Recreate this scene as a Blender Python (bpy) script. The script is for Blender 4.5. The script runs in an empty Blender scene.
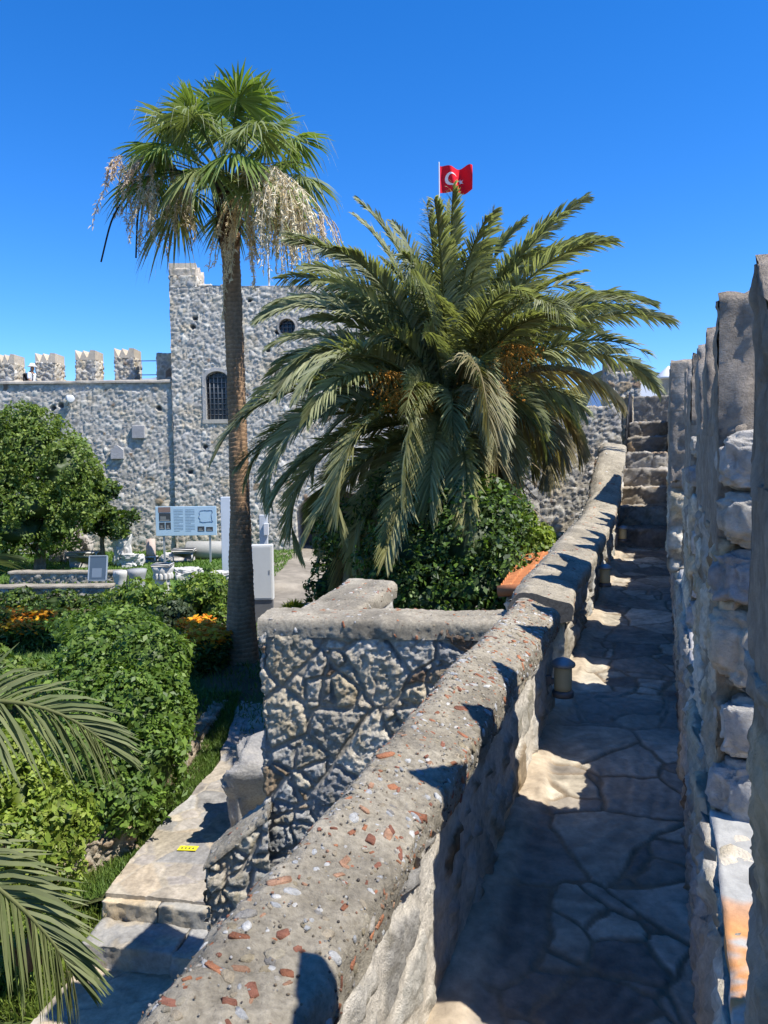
import bpy, math, random
import numpy as np
from mathutils import Vector, Matrix, Quaternion

random.seed(7)
rng = np.random.default_rng(11)
SC = bpy.context.scene
COL = SC.collection
rad = math.radians

# ------------------------------------------------------------------ camera
FPX = 770.0
CAM_H, PITCH, ROLL = 1.65, rad(3.5), rad(0.7)


def ray(px, py):
    dx, dy = px - 384.0, 512.0 - py
    x = dx * math.cos(ROLL) + dy * math.sin(ROLL)
    y = -dx * math.sin(ROLL) + dy * math.cos(ROLL)
    return (x, FPX * math.cos(PITCH) + y * math.sin(PITCH), -FPX * math.sin(PITCH) + y * math.cos(PITCH))


def at(px, py, Y):
    """world point seen in direction (px,py) standing at depth Y"""
    r = ray(px, py)
    k = Y / r[1]
    return Vector((r[0] * k, Y, CAM_H + r[2] * k))


def on(px, py, z):
    """world point on the level z"""
    r = ray(px, py)
    k = (z - CAM_H) / r[2]
    return Vector((r[0] * k, r[1] * k, z))


# the wall walk: s along it, t across (right positive), h above its sloping floor
YAW, SLOPE = rad(19.9), 0.0382
SU = Vector((math.sin(YAW), math.cos(YAW), 0))
TV = Vector((math.cos(YAW), -math.sin(YAW), 0))


def W(s, t, h):
    p = SU * s + TV * t
    return Vector((p.x, p.y, h + SLOPE * s))


def WZ(s, t, z):
    p = SU * s + TV * t
    return Vector((p.x, p.y, z))


# ------------------------------------------------------------------ numpy noise
def _hash(ix, iy, iz, seed):
    h = (ix.astype(np.int64) * 374761393 + iy.astype(np.int64) * 668265263 +
         iz.astype(np.int64) * 2147483647 + seed * 1274126177) & 0xFFFFFFFF
    h = ((h ^ (h >> 13)) * 1274126177) & 0xFFFFFFFF
    h = ((h ^ (h >> 16)) * 2246822519) & 0xFFFFFFFF
    return h ^ (h >> 15)


def h01(h, k=0):
    h = (h * 2654435761 + k * 974634777) & 0xFFFFFFFF
    h = ((h ^ (h >> 15)) * 2246822519) & 0xFFFFFFFF
    return ((h ^ (h >> 13)) & 0xFFFFFF) / float(0xFFFFFF)


def vnoise(P, scale, seed=0):
    Q = P / scale
    I = np.floor(Q).astype(np.int64)
    f = Q - I
    f = f * f * (3 - 2 * f)
    out = np.zeros(len(P))
    for dx in (0, 1):
        for dy in (0, 1):
            for dz in (0, 1):
                w = (f[:, 0] if dx else 1 - f[:, 0]) * (f[:, 1] if dy else 1 - f[:, 1]) * (f[:, 2] if dz else 1 - f[:, 2])
                out += w * h01(_hash(I[:, 0] + dx, I[:, 1] + dy, I[:, 2] + dz, seed))
    return out * 2 - 1


def fbm(P, scale, octs=3, seed=0, gain=0.5):
    o, a = np.zeros(len(P)), 1.0
    for k in range(octs):
        o += a * vnoise(P, scale / 2 ** k, seed + k * 17)
        a *= gain
    return o


def sst(a, b, x):
    t = np.clip((x - a) / (b - a), 0, 1)
    return t * t * (3 - 2 * t)


def voronoi(P, cell, seed, jit=0.85):
    """nearest cell of a jittered grid in the plane: id, distance to the joint, offset from the centre"""
    cell = np.array(cell[:2], float)
    Q = P[:, :2] / cell
    I = np.floor(Q).astype(np.int64)
    n = len(P)
    d1 = np.full(n, 1e9); d2 = np.full(n, 1e9)
    c1 = np.zeros((n, 2)); c2 = np.zeros((n, 2))
    h1 = np.zeros(n, np.int64)
    zz = np.zeros(n, np.int64)
    for dx in (-1, 0, 1):
        for dy in (-1, 0, 1):
            cx, cy = I[:, 0] + dx, I[:, 1] + dy
            h = _hash(cx, cy, zz, seed)
            C = np.stack([cx + .5 + jit * (h01(h, 1) - .5), cy + .5 + jit * .8 * (h01(h, 2) - .5)], 1)
            d = (((Q - C) * (cell / cell.min())) ** 2).sum(1)
            a = d < d1
            b = (~a) & (d < d2)
            d2[a] = d1[a]; c2[a] = c1[a]
            d1[a] = d[a]; c1[a] = C[a]; h1[a] = h[a]
            d2[b] = d[b]; c2[b] = C[b]
    sep = np.sqrt((((c1 - c2) * (cell / cell.min())) ** 2).sum(1)) + 1e-6
    e = (d2 - d1) / (2 * sep) * cell.min()
    return h1, e, (Q - c1) * cell


WARM = np.array((1.04, 1.0, .91))
GREY = [(.36, .35, .34), (.44, .43, .41), (.30, .30, .30), (.39, .38, .36), (.48, .46, .43), (.34, .32, .29), (.27, .27, .28), (.41, .37, .31)]
OCHRE = [(.30, .22, .14), (.24, .17, .12), (.36, .28, .19)]
FARP = [(.50, .48, .45), (.42, .41, .39), (.56, .54, .50), (.38, .37, .36), (.47, .45, .41), (.52, .50, .48)]
PALE = [(.50, .49, .47), (.43, .43, .43), (.37, .38, .39), (.55, .53, .50), (.46, .44, .40), (.33, .33, .34), (.50, .46, .39)]


def masonry(P, cell=(.38, .38, .24), amp=.05, rough=.018, joint=.03, pal=GREY, mortar=(.42, .39, .34), ochre=.08,
            sub=.4, seed=1, wob=.016, tilt=.10, crisp=.010, fill=.62, facet=.35, chip=1., round_=.10):
    """height and colour of rubble masonry at the points P (wall coordinates, z up)"""
    P0 = P
    A = P[:, 3:5]
    P0 = P = P[:, :3]
    A = A + np.stack([wob * vnoise(P, .22, seed + 50) + wob * .5 * vnoise(P, .07, seed + 51), wob * .7 * vnoise(P, .2, seed + 70) + wob * .4 * vnoise(P, .06, seed + 71)], 1)
    cell = (cell[0], cell[2])
    h1, e1, o1 = voronoi(A, cell, seed)
    h2, e2, o2 = voronoi(A, tuple(c * .54 for c in cell), seed + 5)
    small = h01(h1, 7) < sub
    hid = np.where(small, h2 ^ h1, h1)
    e = np.where(small, np.minimum(e1, e2), e1)
    o = np.where(small[:, None], o2, o1)
    jw = joint * (.5 + .9 * h01(hid, 11))
    m = sst(jw * .5 - crisp * .4, jw * .5 + crisp * .8, e + .006 * vnoise(P0, .035, seed + 77))
    r1, r2, r3 = h01(hid, 21), h01(hid, 22), h01(hid, 23)
    body = fill + (1 - fill) * r1
    # broken faces: every stone is cut by a few random planes, then roughened
    Q = P0 + (hid % 97)[:, None] * .37
    jig = np.stack([vnoise(Q, .05, seed + 81), vnoise(Q, .05, seed + 83)], 1) * .008
    oo = o + jig
    pl_h = np.full(len(P0), 9.)
    for k in range(4):
        g1 = (h01(hid, 50 + k) - .5) * 2; g2 = (h01(hid, 60 + k) - .5) * 2
        pl_h = np.minimum(pl_h, h01(hid, 70 + k) * .30 + (g1 * oo[:, 0] + g2 * oo[:, 1]) / min(cell) * facet)
    dome = np.clip((e - jw * .5) / (min(cell) * round_), 0, 1)
    H = m * amp * (body + pl_h) * (.55 + .45 * np.sqrt(dome))
    H += m * tilt * ((r2 - .5) * o[:, 0] + (r3 - .42) * 1.3 * o[:, 1])
    # chipped faces: two sizes of small tilted facets, then grit
    f = np.zeros(len(P0))
    for sz, wt in ((.15 * chip, .55), (.058 * chip, .50)):
        hc, ec, oc_ = voronoi(A + .12 * sz * np.stack([vnoise(P0, sz * .7, seed + 91), vnoise(P0, sz * .7, seed + 92)], 1), (sz, sz * .8), seed + int(sz * 1000))
        hc = hc ^ hid
        f += wt * ((h01(hc, 1) - .5) * .8 + ((h01(hc, 2) - .5) * oc_[:, 0] + (h01(hc, 3) - .5) * oc_[:, 1]) / sz * 1.6)
    f += .55 * fbm(Q, .036, 3, seed + 29, .75)
    H += rough * m * f + rough * .35 * (1 - m) * fbm(P0, .07, 3, seed + 31)
    H -= amp * .5
    pal = np.array(pal) * WARM; oc = np.array(OCHRE); mortar = np.array(mortar) * WARM
    c = pal[(h01(hid, 31) * len(pal)).astype(int) % len(pal)]
    isoc = h01(hid, 33) < ochre
    c = np.where(isoc[:, None], oc[(h01(hid, 34) * 3).astype(int) % 3], c)
    c = c * (.82 + .36 * h01(hid, 35))[:, None]
    st = sst(.15, .75, fbm(Q, .09, 3, seed + 41))[:, None]
    c = c * (1 + .10 * fbm(P0, .05, 3, seed + 42))[:, None] * (1 - .30 * st * np.array([.8, .9, 1.15]))
    mc = np.array(mortar) * (1 + .14 * fbm(P0, .10, 3, seed + 43))[:, None]
    col = mc * (1 - m)[:, None] + c * m[:, None]
    warm = sst(.15, .7, fbm(P0, .55, 2, seed + 47))[:, None]
    col = col * (1 + warm * np.array([.06, -.01, -.12]))
    return H, np.clip(col, .01, .9)


def ashlar(P, base=(.37, .31, .245), amp=.012, seed=3):
    """dressed blocks of brown stone with upright chisel strokes"""
    A = P[:, 3:5]; P = P[:, :3]
    g = vnoise(P * np.array([1, 1, .16]), .022, seed) + .6 * vnoise(P, .03, seed + 2)
    row = A[:, 1] / .11 + .3 * vnoise(P, .2, seed + 40)
    gr = np.abs(np.sin(math.pi * (A[:, 0] / .024 + .5 * vnoise(P, .06, seed + 41) + h01(_hash(np.floor(row).astype(np.int64), np.zeros(len(P), np.int64), np.zeros(len(P), np.int64), seed), 3))))
    H = amp * (.5 * g + .7 * (gr - .5) * sst(.0, .25, row - np.floor(row)) + .7 * fbm(P, .09, 4, seed + 5))
    h, e, o = voronoi(A, (.9, .34), seed + 8, .25)
    m = sst(.002, .014, e)
    H = H - .006 * (1 - m)
    c = np.array(base) * (.85 + .32 * h01(h, 4))[:, None] * (1 + .16 * fbm(P, .07, 3, seed + 9) + .18 * g)[:, None]
    lich = sst(.25, .6, fbm(P, .13, 3, seed + 23))[:, None]
    c = c * (1 - .45 * lich) + lich * .45 * np.array([.38, .37, .34])
    return H, np.clip(c, .01, .9)


# ------------------------------------------------------------------ mesh building
MATS = {}


class Geo:
    def __init__(self):
        self.V = []; self.F = []; self.C = []; self.n = 0

    def add(self, V, F, C):
        V = np.asarray(V, float).reshape(-1, 3)
        C = np.asarray(C, float)
        if C.ndim == 1:
            C = np.tile(C[:3], (len(V), 1))
        for f in (F if isinstance(F, list) else [F]):
            f = np.asarray(f, np.int64)
            if f.size:
                self.F.append(f + self.n)
        self.V.append(V); self.C.append(C[:, :3]); self.n += len(V)
        return self

    def arrays(self):
        return np.concatenate(self.V), self.F, np.concatenate(self.C)

    def build(self, name, mat, parent=None, smooth=True, loc=None):
        V, F, C = self.arrays()
        if loc is not None:
            V = V - np.array(loc)
        o = mesh_obj(name, V, F, C, mat, parent, smooth)
        if loc is not None:
            o.location = loc
        return o


def mesh_obj(name, V, F, C, mat, parent=None, smooth=True):
    me = bpy.data.meshes.new(name)
    me.vertices.add(len(V))
    me.vertices.foreach_set('co', np.ascontiguousarray(V, np.float32).ravel())
    tot = np.concatenate([np.full(len(f), f.shape[1], np.int32) for f in F])
    idx = np.concatenate([f.ravel() for f in F]).astype(np.int32)
    start = np.concatenate([[0], np.cumsum(tot)[:-1]]).astype(np.int32)
    me.loops.add(len(idx)); me.loops.foreach_set('vertex_index', idx)
    me.polygons.add(len(tot)); me.polygons.foreach_set('loop_start', start)
    try:
        me.polygons.foreach_set('loop_total', tot)
    except Exception:
        pass
    me.polygons.foreach_set('use_smooth', np.full(len(tot), smooth, bool))
    me.update(calc_edges=True)
    a = me.attributes.new('Col', 'FLOAT_COLOR', 'POINT')
    a.data.foreach_set('color', np.concatenate([C, np.ones((len(C), 1))], 1).astype(np.float32).ravel())
    me.materials.append(MATS[mat] if isinstance(mat, str) else mat)
    me.validate()
    o = bpy.data.objects.new(name, me)
    COL.objects.link(o)
    if parent is not None:
        o.parent = parent
    return o


def tag(o, label=None, cat=None, group=None, kind=None):
    if label: o['label'] = label
    if cat: o['category'] = cat
    if group: o['group'] = group
    if kind: o['kind'] = kind
    return o


def thing(name, label, cat, group=None, loc=(0, 0, 0)):
    o = bpy.data.objects.new(name, None)
    COL.objects.link(o)
    o.empty_display_size = .2
    o.location = loc
    bpy.context.view_layer.update()
    return tag(o, label, cat, group)


def part(g, name, mat, root, smooth=True):
    """build a Geo given in world space as a child of root"""
    V, F, C = g.arrays()
    return mesh_obj(name, V - np.array(wloc(root)), F, C, mat, root, smooth)


def wloc(o):
    p = Vector((0, 0, 0))
    while o is not None:
        p += o.location
        o = o.parent
    return p


def face_normals(V, F):
    N = np.zeros_like(V)
    for f in F:
        a = V[f[:, 2]] - V[f[:, 0]]
        b = V[f[:, -1]] - V[f[:, 1]]
        n = np.cross(a, b)
        for k in range(f.shape[1]):
            np.add.at(N, f[:, k], n)
    l = np.linalg.norm(N, axis=1, keepdims=True)
    return N / np.maximum(l, 1e-9)


def patches(quads, res):
    """bilinear quads (a,b,c,d counter clockwise from outside) subdivided to about res and welded"""
    Vs, Fs, n = [], [], 0
    for q in quads:
        a, b, c, d = [np.array(p, float) for p in q]
        nu = max(1, int(math.ceil(max(np.linalg.norm(b - a), np.linalg.norm(c - d)) / res)))
        nv = max(1, int(math.ceil(max(np.linalg.norm(d - a), np.linalg.norm(c - b)) / res)))
        u = np.linspace(0, 1, nu + 1)[None, :, None]; v = np.linspace(0, 1, nv + 1)[:, None, None]
        P = (a * (1 - u) + b * u) * (1 - v) + (d * (1 - u) + c * u) * v
        Vs.append(P.reshape(-1, 3))
        i = np.arange(nv)[:, None] * (nu + 1) + np.arange(nu)[None, :]
        Fs.append(np.stack([i, i + 1, i + nu + 2, i + nu + 1], -1).reshape(-1, 4) + n)
        n += (nu + 1) * (nv + 1)
    V = np.concatenate(Vs); F = np.concatenate(Fs)
    key = np.round(V * 2000).astype(np.int64)
    _, first, inv = np.unique(key, axis=0, return_index=True, return_inverse=True)
    V = V[first]; F = inv.reshape(-1)[F]
    F = F[(F[:, 0] != F[:, 2]) & (F[:, 1] != F[:, 3])]
    return V, F


def box_quads(p, skip=''):
    """p: 8 corners, bottom 4 ccw (front-left, front-right, back-right, back-left) then top 4"""
    a, b, c, d, e, f, g, h = p
    Q = dict(F=(a, b, f, e), R=(b, c, g, f), B=(c, d, h, g), L=(d, a, e, h), T=(e, f, g, h), D=(d, c, b, a))
    return [Q[k] for k in 'FRBLTD' if k not in skip]


def local_frame(P, org, ax, N=None):
    """wall coordinates: x along ax, y across, z up"""
    ax = np.array((ax[0], ax[1], 0.)); ax /= np.linalg.norm(ax)
    ay = np.array((-ax[1], ax[0], 0.))
    D = P - np.array(org)
    L = np.stack([D @ ax, D @ ay, D[:, 2]], 1)
    a, b = L[:, 0].copy(), L[:, 2].copy()
    if N is not None:
        n = np.abs(np.stack([N @ ax, N @ ay, N[:, 2]], 1))
        side = (n[:, 0] > n[:, 1]) & (n[:, 0] >= n[:, 2] * .9)
        top = (n[:, 2] > n[:, 0]) & (n[:, 2] > n[:, 1])
        a[side] = L[side, 1] + 40 + np.round(L[side, 0]) * 3
        b[top] = L[top, 1] + 60
    return np.concatenate([L, a[:, None], b[:, None]], 1)


def stone_geo(quads, res, org, ax, fn, keep=None, g=None):
    V, F = patches(quads, res)
    N = face_normals(V, [F])
    H, C = fn(local_frame(V, org, ax, N))
    if keep is not None:
        H = H * keep(V)
    g = g or Geo()
    g.add(V + N * H[:, None], F, C)
    return g


def box8(o, dx, dy, dz):
    o, dx, dy, dz = [np.array(q, float) for q in (o, dx, dy, dz)]
    b = [o, o + dx, o + dx + dy, o + dy]
    return b + [q + dz for q in b]


def add_box(g, o, dx, dy, dz, c, bev=0.0):
    """box from corner o with edge vectors; with a small chamfer when bev > 0"""
    o, dx, dy, dz = [np.array(q, float) for q in (o, dx, dy, dz)]
    if bev <= 0:
        P = np.array(box8(o, dx, dy, dz))
        F = np.array([(0, 1, 5, 4), (1, 2, 6, 5), (2, 3, 7, 6), (3, 0, 4, 7), (4, 5, 6, 7), (3, 2, 1, 0)])
        return g.add(P, F, c)
    L = [np.linalg.norm(q) for q in (dx, dy, dz)]
    ex, ey, ez = dx / L[0], dy / L[1], dz / L[2]
    ctr = o + (dx + dy + dz) / 2
    V = []; idx = {}
    for sx in (-1, 1):
        for sy in (-1, 1):
            for sz in (-1, 1):
                for k in range(3):
                    hx, hy, hz = [L[i] / 2 - (bev if i != k else 0) for i in range(3)]
                    idx[(sx, sy, sz, k)] = len(V)
                    V.append(ctr + ex * sx * hx + ey * sy * hy + ez * sz * hz)
    F4, F3 = [], []
    for s in (-1, 1):
        for k in range(3):
            r = []
            for (p, q) in ((-1, -1), (1, -1), (1, 1), (-1, 1)):
                t = [0, 0, 0]; t[k] = s; t[(k + 1) % 3] = p; t[(k + 2) % 3] = q
                r.append(idx[(*t, k)])
            F4.append(r if s > 0 else r[::-1])
    for k in range(3):
        for p in (-1, 1):
            for q in (-1, 1):
                k1, k2 = (k + 1) % 3, (k + 2) % 3
                r = []
                for (s, kk) in ((-1, k1), (1, k1), (1, k2), (-1, k2)):
                    t = [0, 0, 0]; t[k] = s; t[k1] = p; t[k2] = q
                    r.append(idx[(*t, kk)])
                F4.append(r if p * q > 0 else r[::-1])
    for sx in (-1, 1):
        for sy in (-1, 1):
            for sz in (-1, 1):
                r = [idx[(sx, sy, sz, k)] for k in range(3)]
                F3.append(r if sx * sy * sz > 0 else r[::-1])
    return g.add(np.array(V), [np.array(F4), np.array(F3)], c)


def tube_arrays(pts, radii, n=8, cap=True):
    pts = np.array([list(p) for p in pts], float)
    radii = np.broadcast_to(np.array(radii, float), (len(pts),))
    T = np.gradient(pts, axis=0)
    T /= np.maximum(np.linalg.norm(T, axis=1, keepdims=True), 1e-9)
    ref = np.array([0, 0, 1.]) if abs(T[:, 2]).mean() < .9 else np.array([1., 0, 0])
    A = np.cross(T, ref); A /= np.maximum(np.linalg.norm(A, axis=1, keepdims=True), 1e-9)
    B = np.cross(T, A)
    an = np.linspace(0, 2 * math.pi, n, endpoint=False)
    V = pts[:, None] + radii[:, None, None] * (A[:, None] * np.cos(an)[None, :, None] + B[:, None] * np.sin(an)[None, :, None])
    m = len(pts)
    i = np.arange(m - 1)[:, None] * n; j = np.arange(n)[None, :]; k = (j + 1) % n
    F = np.stack([i + j, i + n + j, i + n + k, i + k], -1).reshape(-1, 4)
    V = V.reshape(-1, 3)
    FL = [F]
    if cap:
        V = np.concatenate([V, pts[:1], pts[-1:]])
        a, b = m * n, m * n + 1
        jj = np.arange(n); kk = (jj + 1) % n
        FL.append(np.stack([np.full(n, a), jj, kk], 1))
        FL.append(np.stack([np.full(n, b), (m - 1) * n + kk, (m - 1) * n + jj], 1))
    return V, FL


def tube(g, pts, radii, c, n=8):
    V, F = tube_arrays(pts, radii, n)
    return g.add(V, F, c)


def lathe(g, ctr, prof, c, n=24):
    prof = np.array(prof, float)
    an = np.linspace(0, 2 * math.pi, n, endpoint=False)
    V = np.stack([prof[:, 0][:, None] * np.cos(an), prof[:, 0][:, None] * np.sin(an), np.repeat(prof[:, 1][:, None], n, 1)], -1) + np.array(ctr)
    m = len(prof)
    i = np.arange(m - 1)[:, None] * n; j = np.arange(n)[None, :]; k = (j + 1) % n
    F = np.stack([i + j, i + k, i + n + k, i + n + j], -1).reshape(-1, 4)
    return g.add(V.reshape(-1, 3), F, c)


_t = (1 + 5 ** .5) / 2
ICO = np.array([(-1, _t, 0), (1, _t, 0), (-1, -_t, 0), (1, -_t, 0), (0, -1, _t), (0, 1, _t), (0, -1, -_t), (0, 1, -_t), (_t, 0, -1), (_t, 0, 1), (-_t, 0, -1), (-_t, 0, 1)])
ICO /= np.linalg.norm(ICO[0])
ICOF = np.array([(0, 11, 5), (0, 5, 1), (0, 1, 7), (0, 7, 10), (0, 10, 11), (1, 5, 9), (5, 11, 4), (11, 10, 2), (10, 7, 6), (7, 1, 8), (3, 9, 4), (3, 4, 2), (3, 2, 6), (3, 6, 8), (3, 8, 9), (4, 9, 5), (2, 4, 11), (6, 2, 10), (8, 6, 7), (9, 8, 1)])


def ico_sub(V, F):
    V = list(map(tuple, V)); mid = {}; out = []

    def m(a, b):
        k = (min(a, b), max(a, b))
        if k not in mid:
            p = np.array(V[a]) + np.array(V[b]); p /= np.linalg.norm(p)
            mid[k] = len(V); V.append(tuple(p))
        return mid[k]
    for a, b, c in F:
        x, y, z = m(a, b), m(b, c), m(c, a)
        out += [(a, x, z), (b, y, x), (c, z, y), (x, y, z)]
    return np.array(V), np.array(out)


ICO1, ICO1F = ico_sub(ICO, ICOF)
ICO2, ICO2F = ico_sub(ICO1, ICO1F)
ICO3, ICO3F = ico_sub(ICO2, ICO2F)
ICO4, ICO4F = ico_sub(ICO3, ICO3F)


def blob(g, ctr, size, c, seed=0, rough=.2, sharp=2.2, lvl=3, rot=0, cnoise=.12, cut=None):
    """an irregular lump of stone"""
    V, F = {2: (ICO2, ICO2F), 3: (ICO3, ICO3F), 4: (ICO4, ICO4F)}[lvl]
    p = np.sign(V) * np.abs(V) ** (1 / sharp * 1.6)
    p = p * (1 + rough * fbm(V, .9, 4, seed)[:, None] + .3 * rough * fbm(V, .28, 4, seed + 2, .65)[:, None])
    if cut is not None:
        p[:, 2] = np.minimum(p[:, 2], cut)
    cr, sr = math.cos(rot), math.sin(rot)
    p = p * np.array(size)
    p = np.stack([p[:, 0] * cr - p[:, 1] * sr, p[:, 0] * sr + p[:, 1] * cr, p[:, 2]], 1)
    col = np.array(c) * (1 + cnoise * fbm(V, .4, 3, seed + 5))[:, None]
    return g.add(p + np.array(ctr), F, np.clip(col, .01, .9))


# ------------------------------------------------------------------ materials
def material(name, rough=.9, nscale=30., nmix=.18, bump=.25, bscale=60., bdist=.01, trans=0., metal=0., spec=.25, backtint=None):
    m = bpy.data.materials.new(name)
    m.use_nodes = True
    nt = m.node_tree; nd = nt.nodes; lk = nt.links
    b = nd['Principled BSDF']; out = nd['Material Output']
    at_ = nd.new('ShaderNodeAttribute'); at_.attribute_name = 'Col'
    tc = nd.new('ShaderNodeTexCoord')
    n1 = nd.new('ShaderNodeTexNoise'); n1.inputs['Scale'].default_value = nscale; n1.inputs['Detail'].default_value = 5; n1.inputs['Roughness'].default_value = .65
    lk.new(tc.outputs['Object'], n1.inputs['Vector'])
    mr = nd.new('ShaderNodeMapRange')
    mr.inputs['From Min'].default_value = .25; mr.inputs['From Max'].default_value = .75
    mr.inputs['To Min'].default_value = 1 - nmix; mr.inputs['To Max'].default_value = 1 + nmix
    lk.new(n1.outputs['Fac'], mr.inputs['Value'])
    mx = nd.new('ShaderNodeVectorMath'); mx.operation = 'SCALE'
    lk.new(at_.outputs['Color'], mx.inputs[0]); lk.new(mr.outputs['Result'], mx.inputs['Scale'])
    lk.new(mx.outputs['Vector'], b.inputs['Base Color'])
    b.inputs['Roughness'].default_value = rough
    b.inputs['Metallic'].default_value = metal
    b.inputs['Specular IOR Level'].default_value = spec
    if bump > 0:
        n2 = nd.new('ShaderNodeTexNoise'); n2.inputs['Scale'].default_value = bscale; n2.inputs['Detail'].default_value = 7; n2.inputs['Roughness'].default_value = .78
        lk.new(tc.outputs['Object'], n2.inputs['Vector'])
        bp = nd.new('ShaderNodeBump'); bp.inputs['Strength'].default_value = bump; bp.inputs['Distance'].default_value = bdist
        lk.new(n2.outputs['Fac'], bp.inputs['Height']); lk.new(bp.outputs['Normal'], b.inputs['Normal'])
    if trans > 0:
        tr = nd.new('ShaderNodeBsdfTranslucent')
        sc_ = nd.new('ShaderNodeVectorMath'); sc_.operation = 'MULTIPLY'
        sc_.inputs[1].default_value = backtint or (1.5, 1.6, .7)
        lk.new(mx.outputs['Vector'], sc_.inputs[0]); lk.new(sc_.outputs['Vector'], tr.inputs['Color'])
        ms = nd.new('ShaderNodeMixShader'); ms.inputs['Fac'].default_value = trans
        lk.new(b.outputs['BSDF'], ms.inputs[1]); lk.new(tr.outputs['BSDF'], ms.inputs[2])
        lk.new(ms.outputs['Shader'], out.inputs['Surface'])
    MATS[name] = m
    return m


material('rubble', .92, 38, .30, 1.0, 34, .022, spec=.15)
material('rubble_far', .92, 6, .18, .4, 16, .04, spec=.2)
material('flagstone', .85, 22, .28, .5, 45, .010, spec=.25)
material('mortar_coping', .95, 60, .38, 1.0, 120, .012, spec=.15)
material('marble', .7, 14, .12, .3, 30, .01, spec=.3)
material('leaf', .5, 3, .2, 0, trans=.28, spec=.35)
material('frond', .6, 5, .15, 0, trans=.30, spec=.25)
material('straw', .7, 8, .2, 0, trans=.3, spec=.2, backtint=(1.2, 1.1, .8))
material('petal', .6, 8, .15, 0, trans=.3, spec=.2, backtint=(1.2, 1., .7))
material('bark', .95, 18, .3, .7, 45, .02, spec=.1)
material('soil', .95, 3, .25, .6, 20, .03, spec=.1)
material('turf', .95, 2.2, .35, .9, 35, .03, spec=.1)
material('paint', .45, 4, .05, .05, 40, .002, spec=.4)
material('metal', .5, 20, .12, .1, 60, .002, metal=.3, spec=.4)
material('dark_metal', .55, 20, .15, .15, 60, .002, metal=.6, spec=.4)
material('roof_tile', .8, 9, .25, .4, 40, .01, spec=.2)
material('cloth', .85, 15, .1, .2, 120, .003, spec=.1)
material('skin', .55, 20, .06, 0, spec=.3)
material('hill_cover', .95, .02, .35, 0, spec=.05)
material('glass_dark', .15, 3, .05, 0, spec=.5)

# ------------------------------------------------------------------ sky, sun, camera
SUN_AZ = Vector((math.cos(rad(-26)), math.sin(rad(-26)), 0))
SUN_EL = rad(57.5)
w = bpy.data.worlds.new('World'); SC.world = w; w.use_nodes = True
nt = w.node_tree
bg = nt.nodes['Background']
sky = nt.nodes.new('ShaderNodeTexSky'); sky.sky_type = 'NISHITA'; sky.sun_disc = False
sky.sun_elevation = SUN_EL
sky.sun_rotation = math.atan2(SUN_AZ.x, SUN_AZ.y)
sky.altitude = 0; sky.air_density = .9; sky.dust_density = 0.0; sky.ozone_density = 6.0
hs = nt.nodes.new('ShaderNodeHueSaturation'); hs.inputs['Saturation'].default_value = 1.28
nt.links.new(sky.outputs['Color'], hs.inputs['Color']); tn = nt.nodes.new('ShaderNodeVectorMath'); tn.operation = 'MULTIPLY'; tn.inputs[1].default_value = (.84, .88, 1.06)
nt.links.new(hs.outputs['Color'], tn.inputs[0]); nt.links.new(tn.outputs['Vector'], bg.inputs['Color'])
bg.inputs['Strength'].default_value = 0.125
ld = bpy.data.lights.new('sun', 'SUN'); ld.energy = 4.3; ld.angle = rad(.5); ld.color = (1, .965, .90)
lo = bpy.data.objects.new('sun', ld); COL.objects.link(lo)
sd = Vector((SUN_AZ.x * math.cos(SUN_EL), SUN_AZ.y * math.cos(SUN_EL), math.sin(SUN_EL)))
lo.rotation_euler = sd.to_track_quat('Z', 'Y').to_euler()
lo.location = sd * 60

cd = bpy.data.cameras.new('camera')
cd.sensor_fit = 'HORIZONTAL'; cd.sensor_width = 36; cd.lens = 36 * FPX / 768
cd.clip_start = .03; cd.clip_end = 8000
co = bpy.data.objects.new('camera', cd); COL.objects.link(co)
fwd = Vector((0, math.cos(PITCH), -math.sin(PITCH)))
up = Vector((0, math.sin(PITCH), math.cos(PITCH)))
right = Vector((1, 0, 0))
# clockwise roll of the camera
r2 = right * math.cos(ROLL) - up * math.sin(ROLL)
u2 = right * math.sin(ROLL) + up * math.cos(ROLL)
M = Matrix((r2, u2, -fwd)).transposed().to_4x4()
M.translation = Vector((0, 0, CAM_H))
co.matrix_world = M
SC.camera = co
SC.view_settings.view_transform = 'Standard'; SC.view_settings.look = 'None'
SC.view_settings.exposure = 0.86; SC.view_settings.gamma = 1
SC.view_settings.use_curve_mapping = False

GZ = -2.0
GARDEN = -2.0

# ================================================================== ground
def sheet(name, x0, x1, y0, y1, nx, ny, zf, cf, mat, label, kind='structure', cat=None):
    X, Y = np.meshgrid(np.linspace(x0, x1, nx + 1), np.linspace(y0, y1, ny + 1))
    P = np.stack([X.ravel(), Y.ravel(), np.zeros(X.size)], 1)
    P[:, 2] = zf(P)
    i = np.arange(ny)[:, None] * (nx + 1) + np.arange(nx)[None, :]
    F = np.stack([i, i + 1, i + nx + 2, i + nx + 1], -1).reshape(-1, 4)
    g = Geo().add(P, F, cf(P))
    o = g.build(name, mat)
    return tag(o, label, cat or name.replace('_', ' '), kind=kind)


g = Geo()
R = 4000
g.add([(-R, -R, -4.2), (R, -R, -4.2), (R, R, -4.2), (-R, R, -4.2)], np.array([(0, 1, 2, 3)]), (.16, .14, .10))
tag(g.build('ground', 'soil'), 'dry earth ground stretching beyond the castle walls', 'ground', kind='structure')


def garden_z(P):
    z = GARDEN - .62 * sst(14.5, 8.0, P[:, 1]) - .35 * sst(7.8, 6.6, P[:, 1]) + .03 * fbm(P, 1.3, 3, 5)
    z -= .16 * sst(-4.4, -3.6, P[:, 0]) * sst(14.0, 12.5, P[:, 1])
    z += sst(22.2, 22.5, P[:, 1]) * sst(-1, -3.5, P[:, 0]) * .25
    return z


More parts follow.
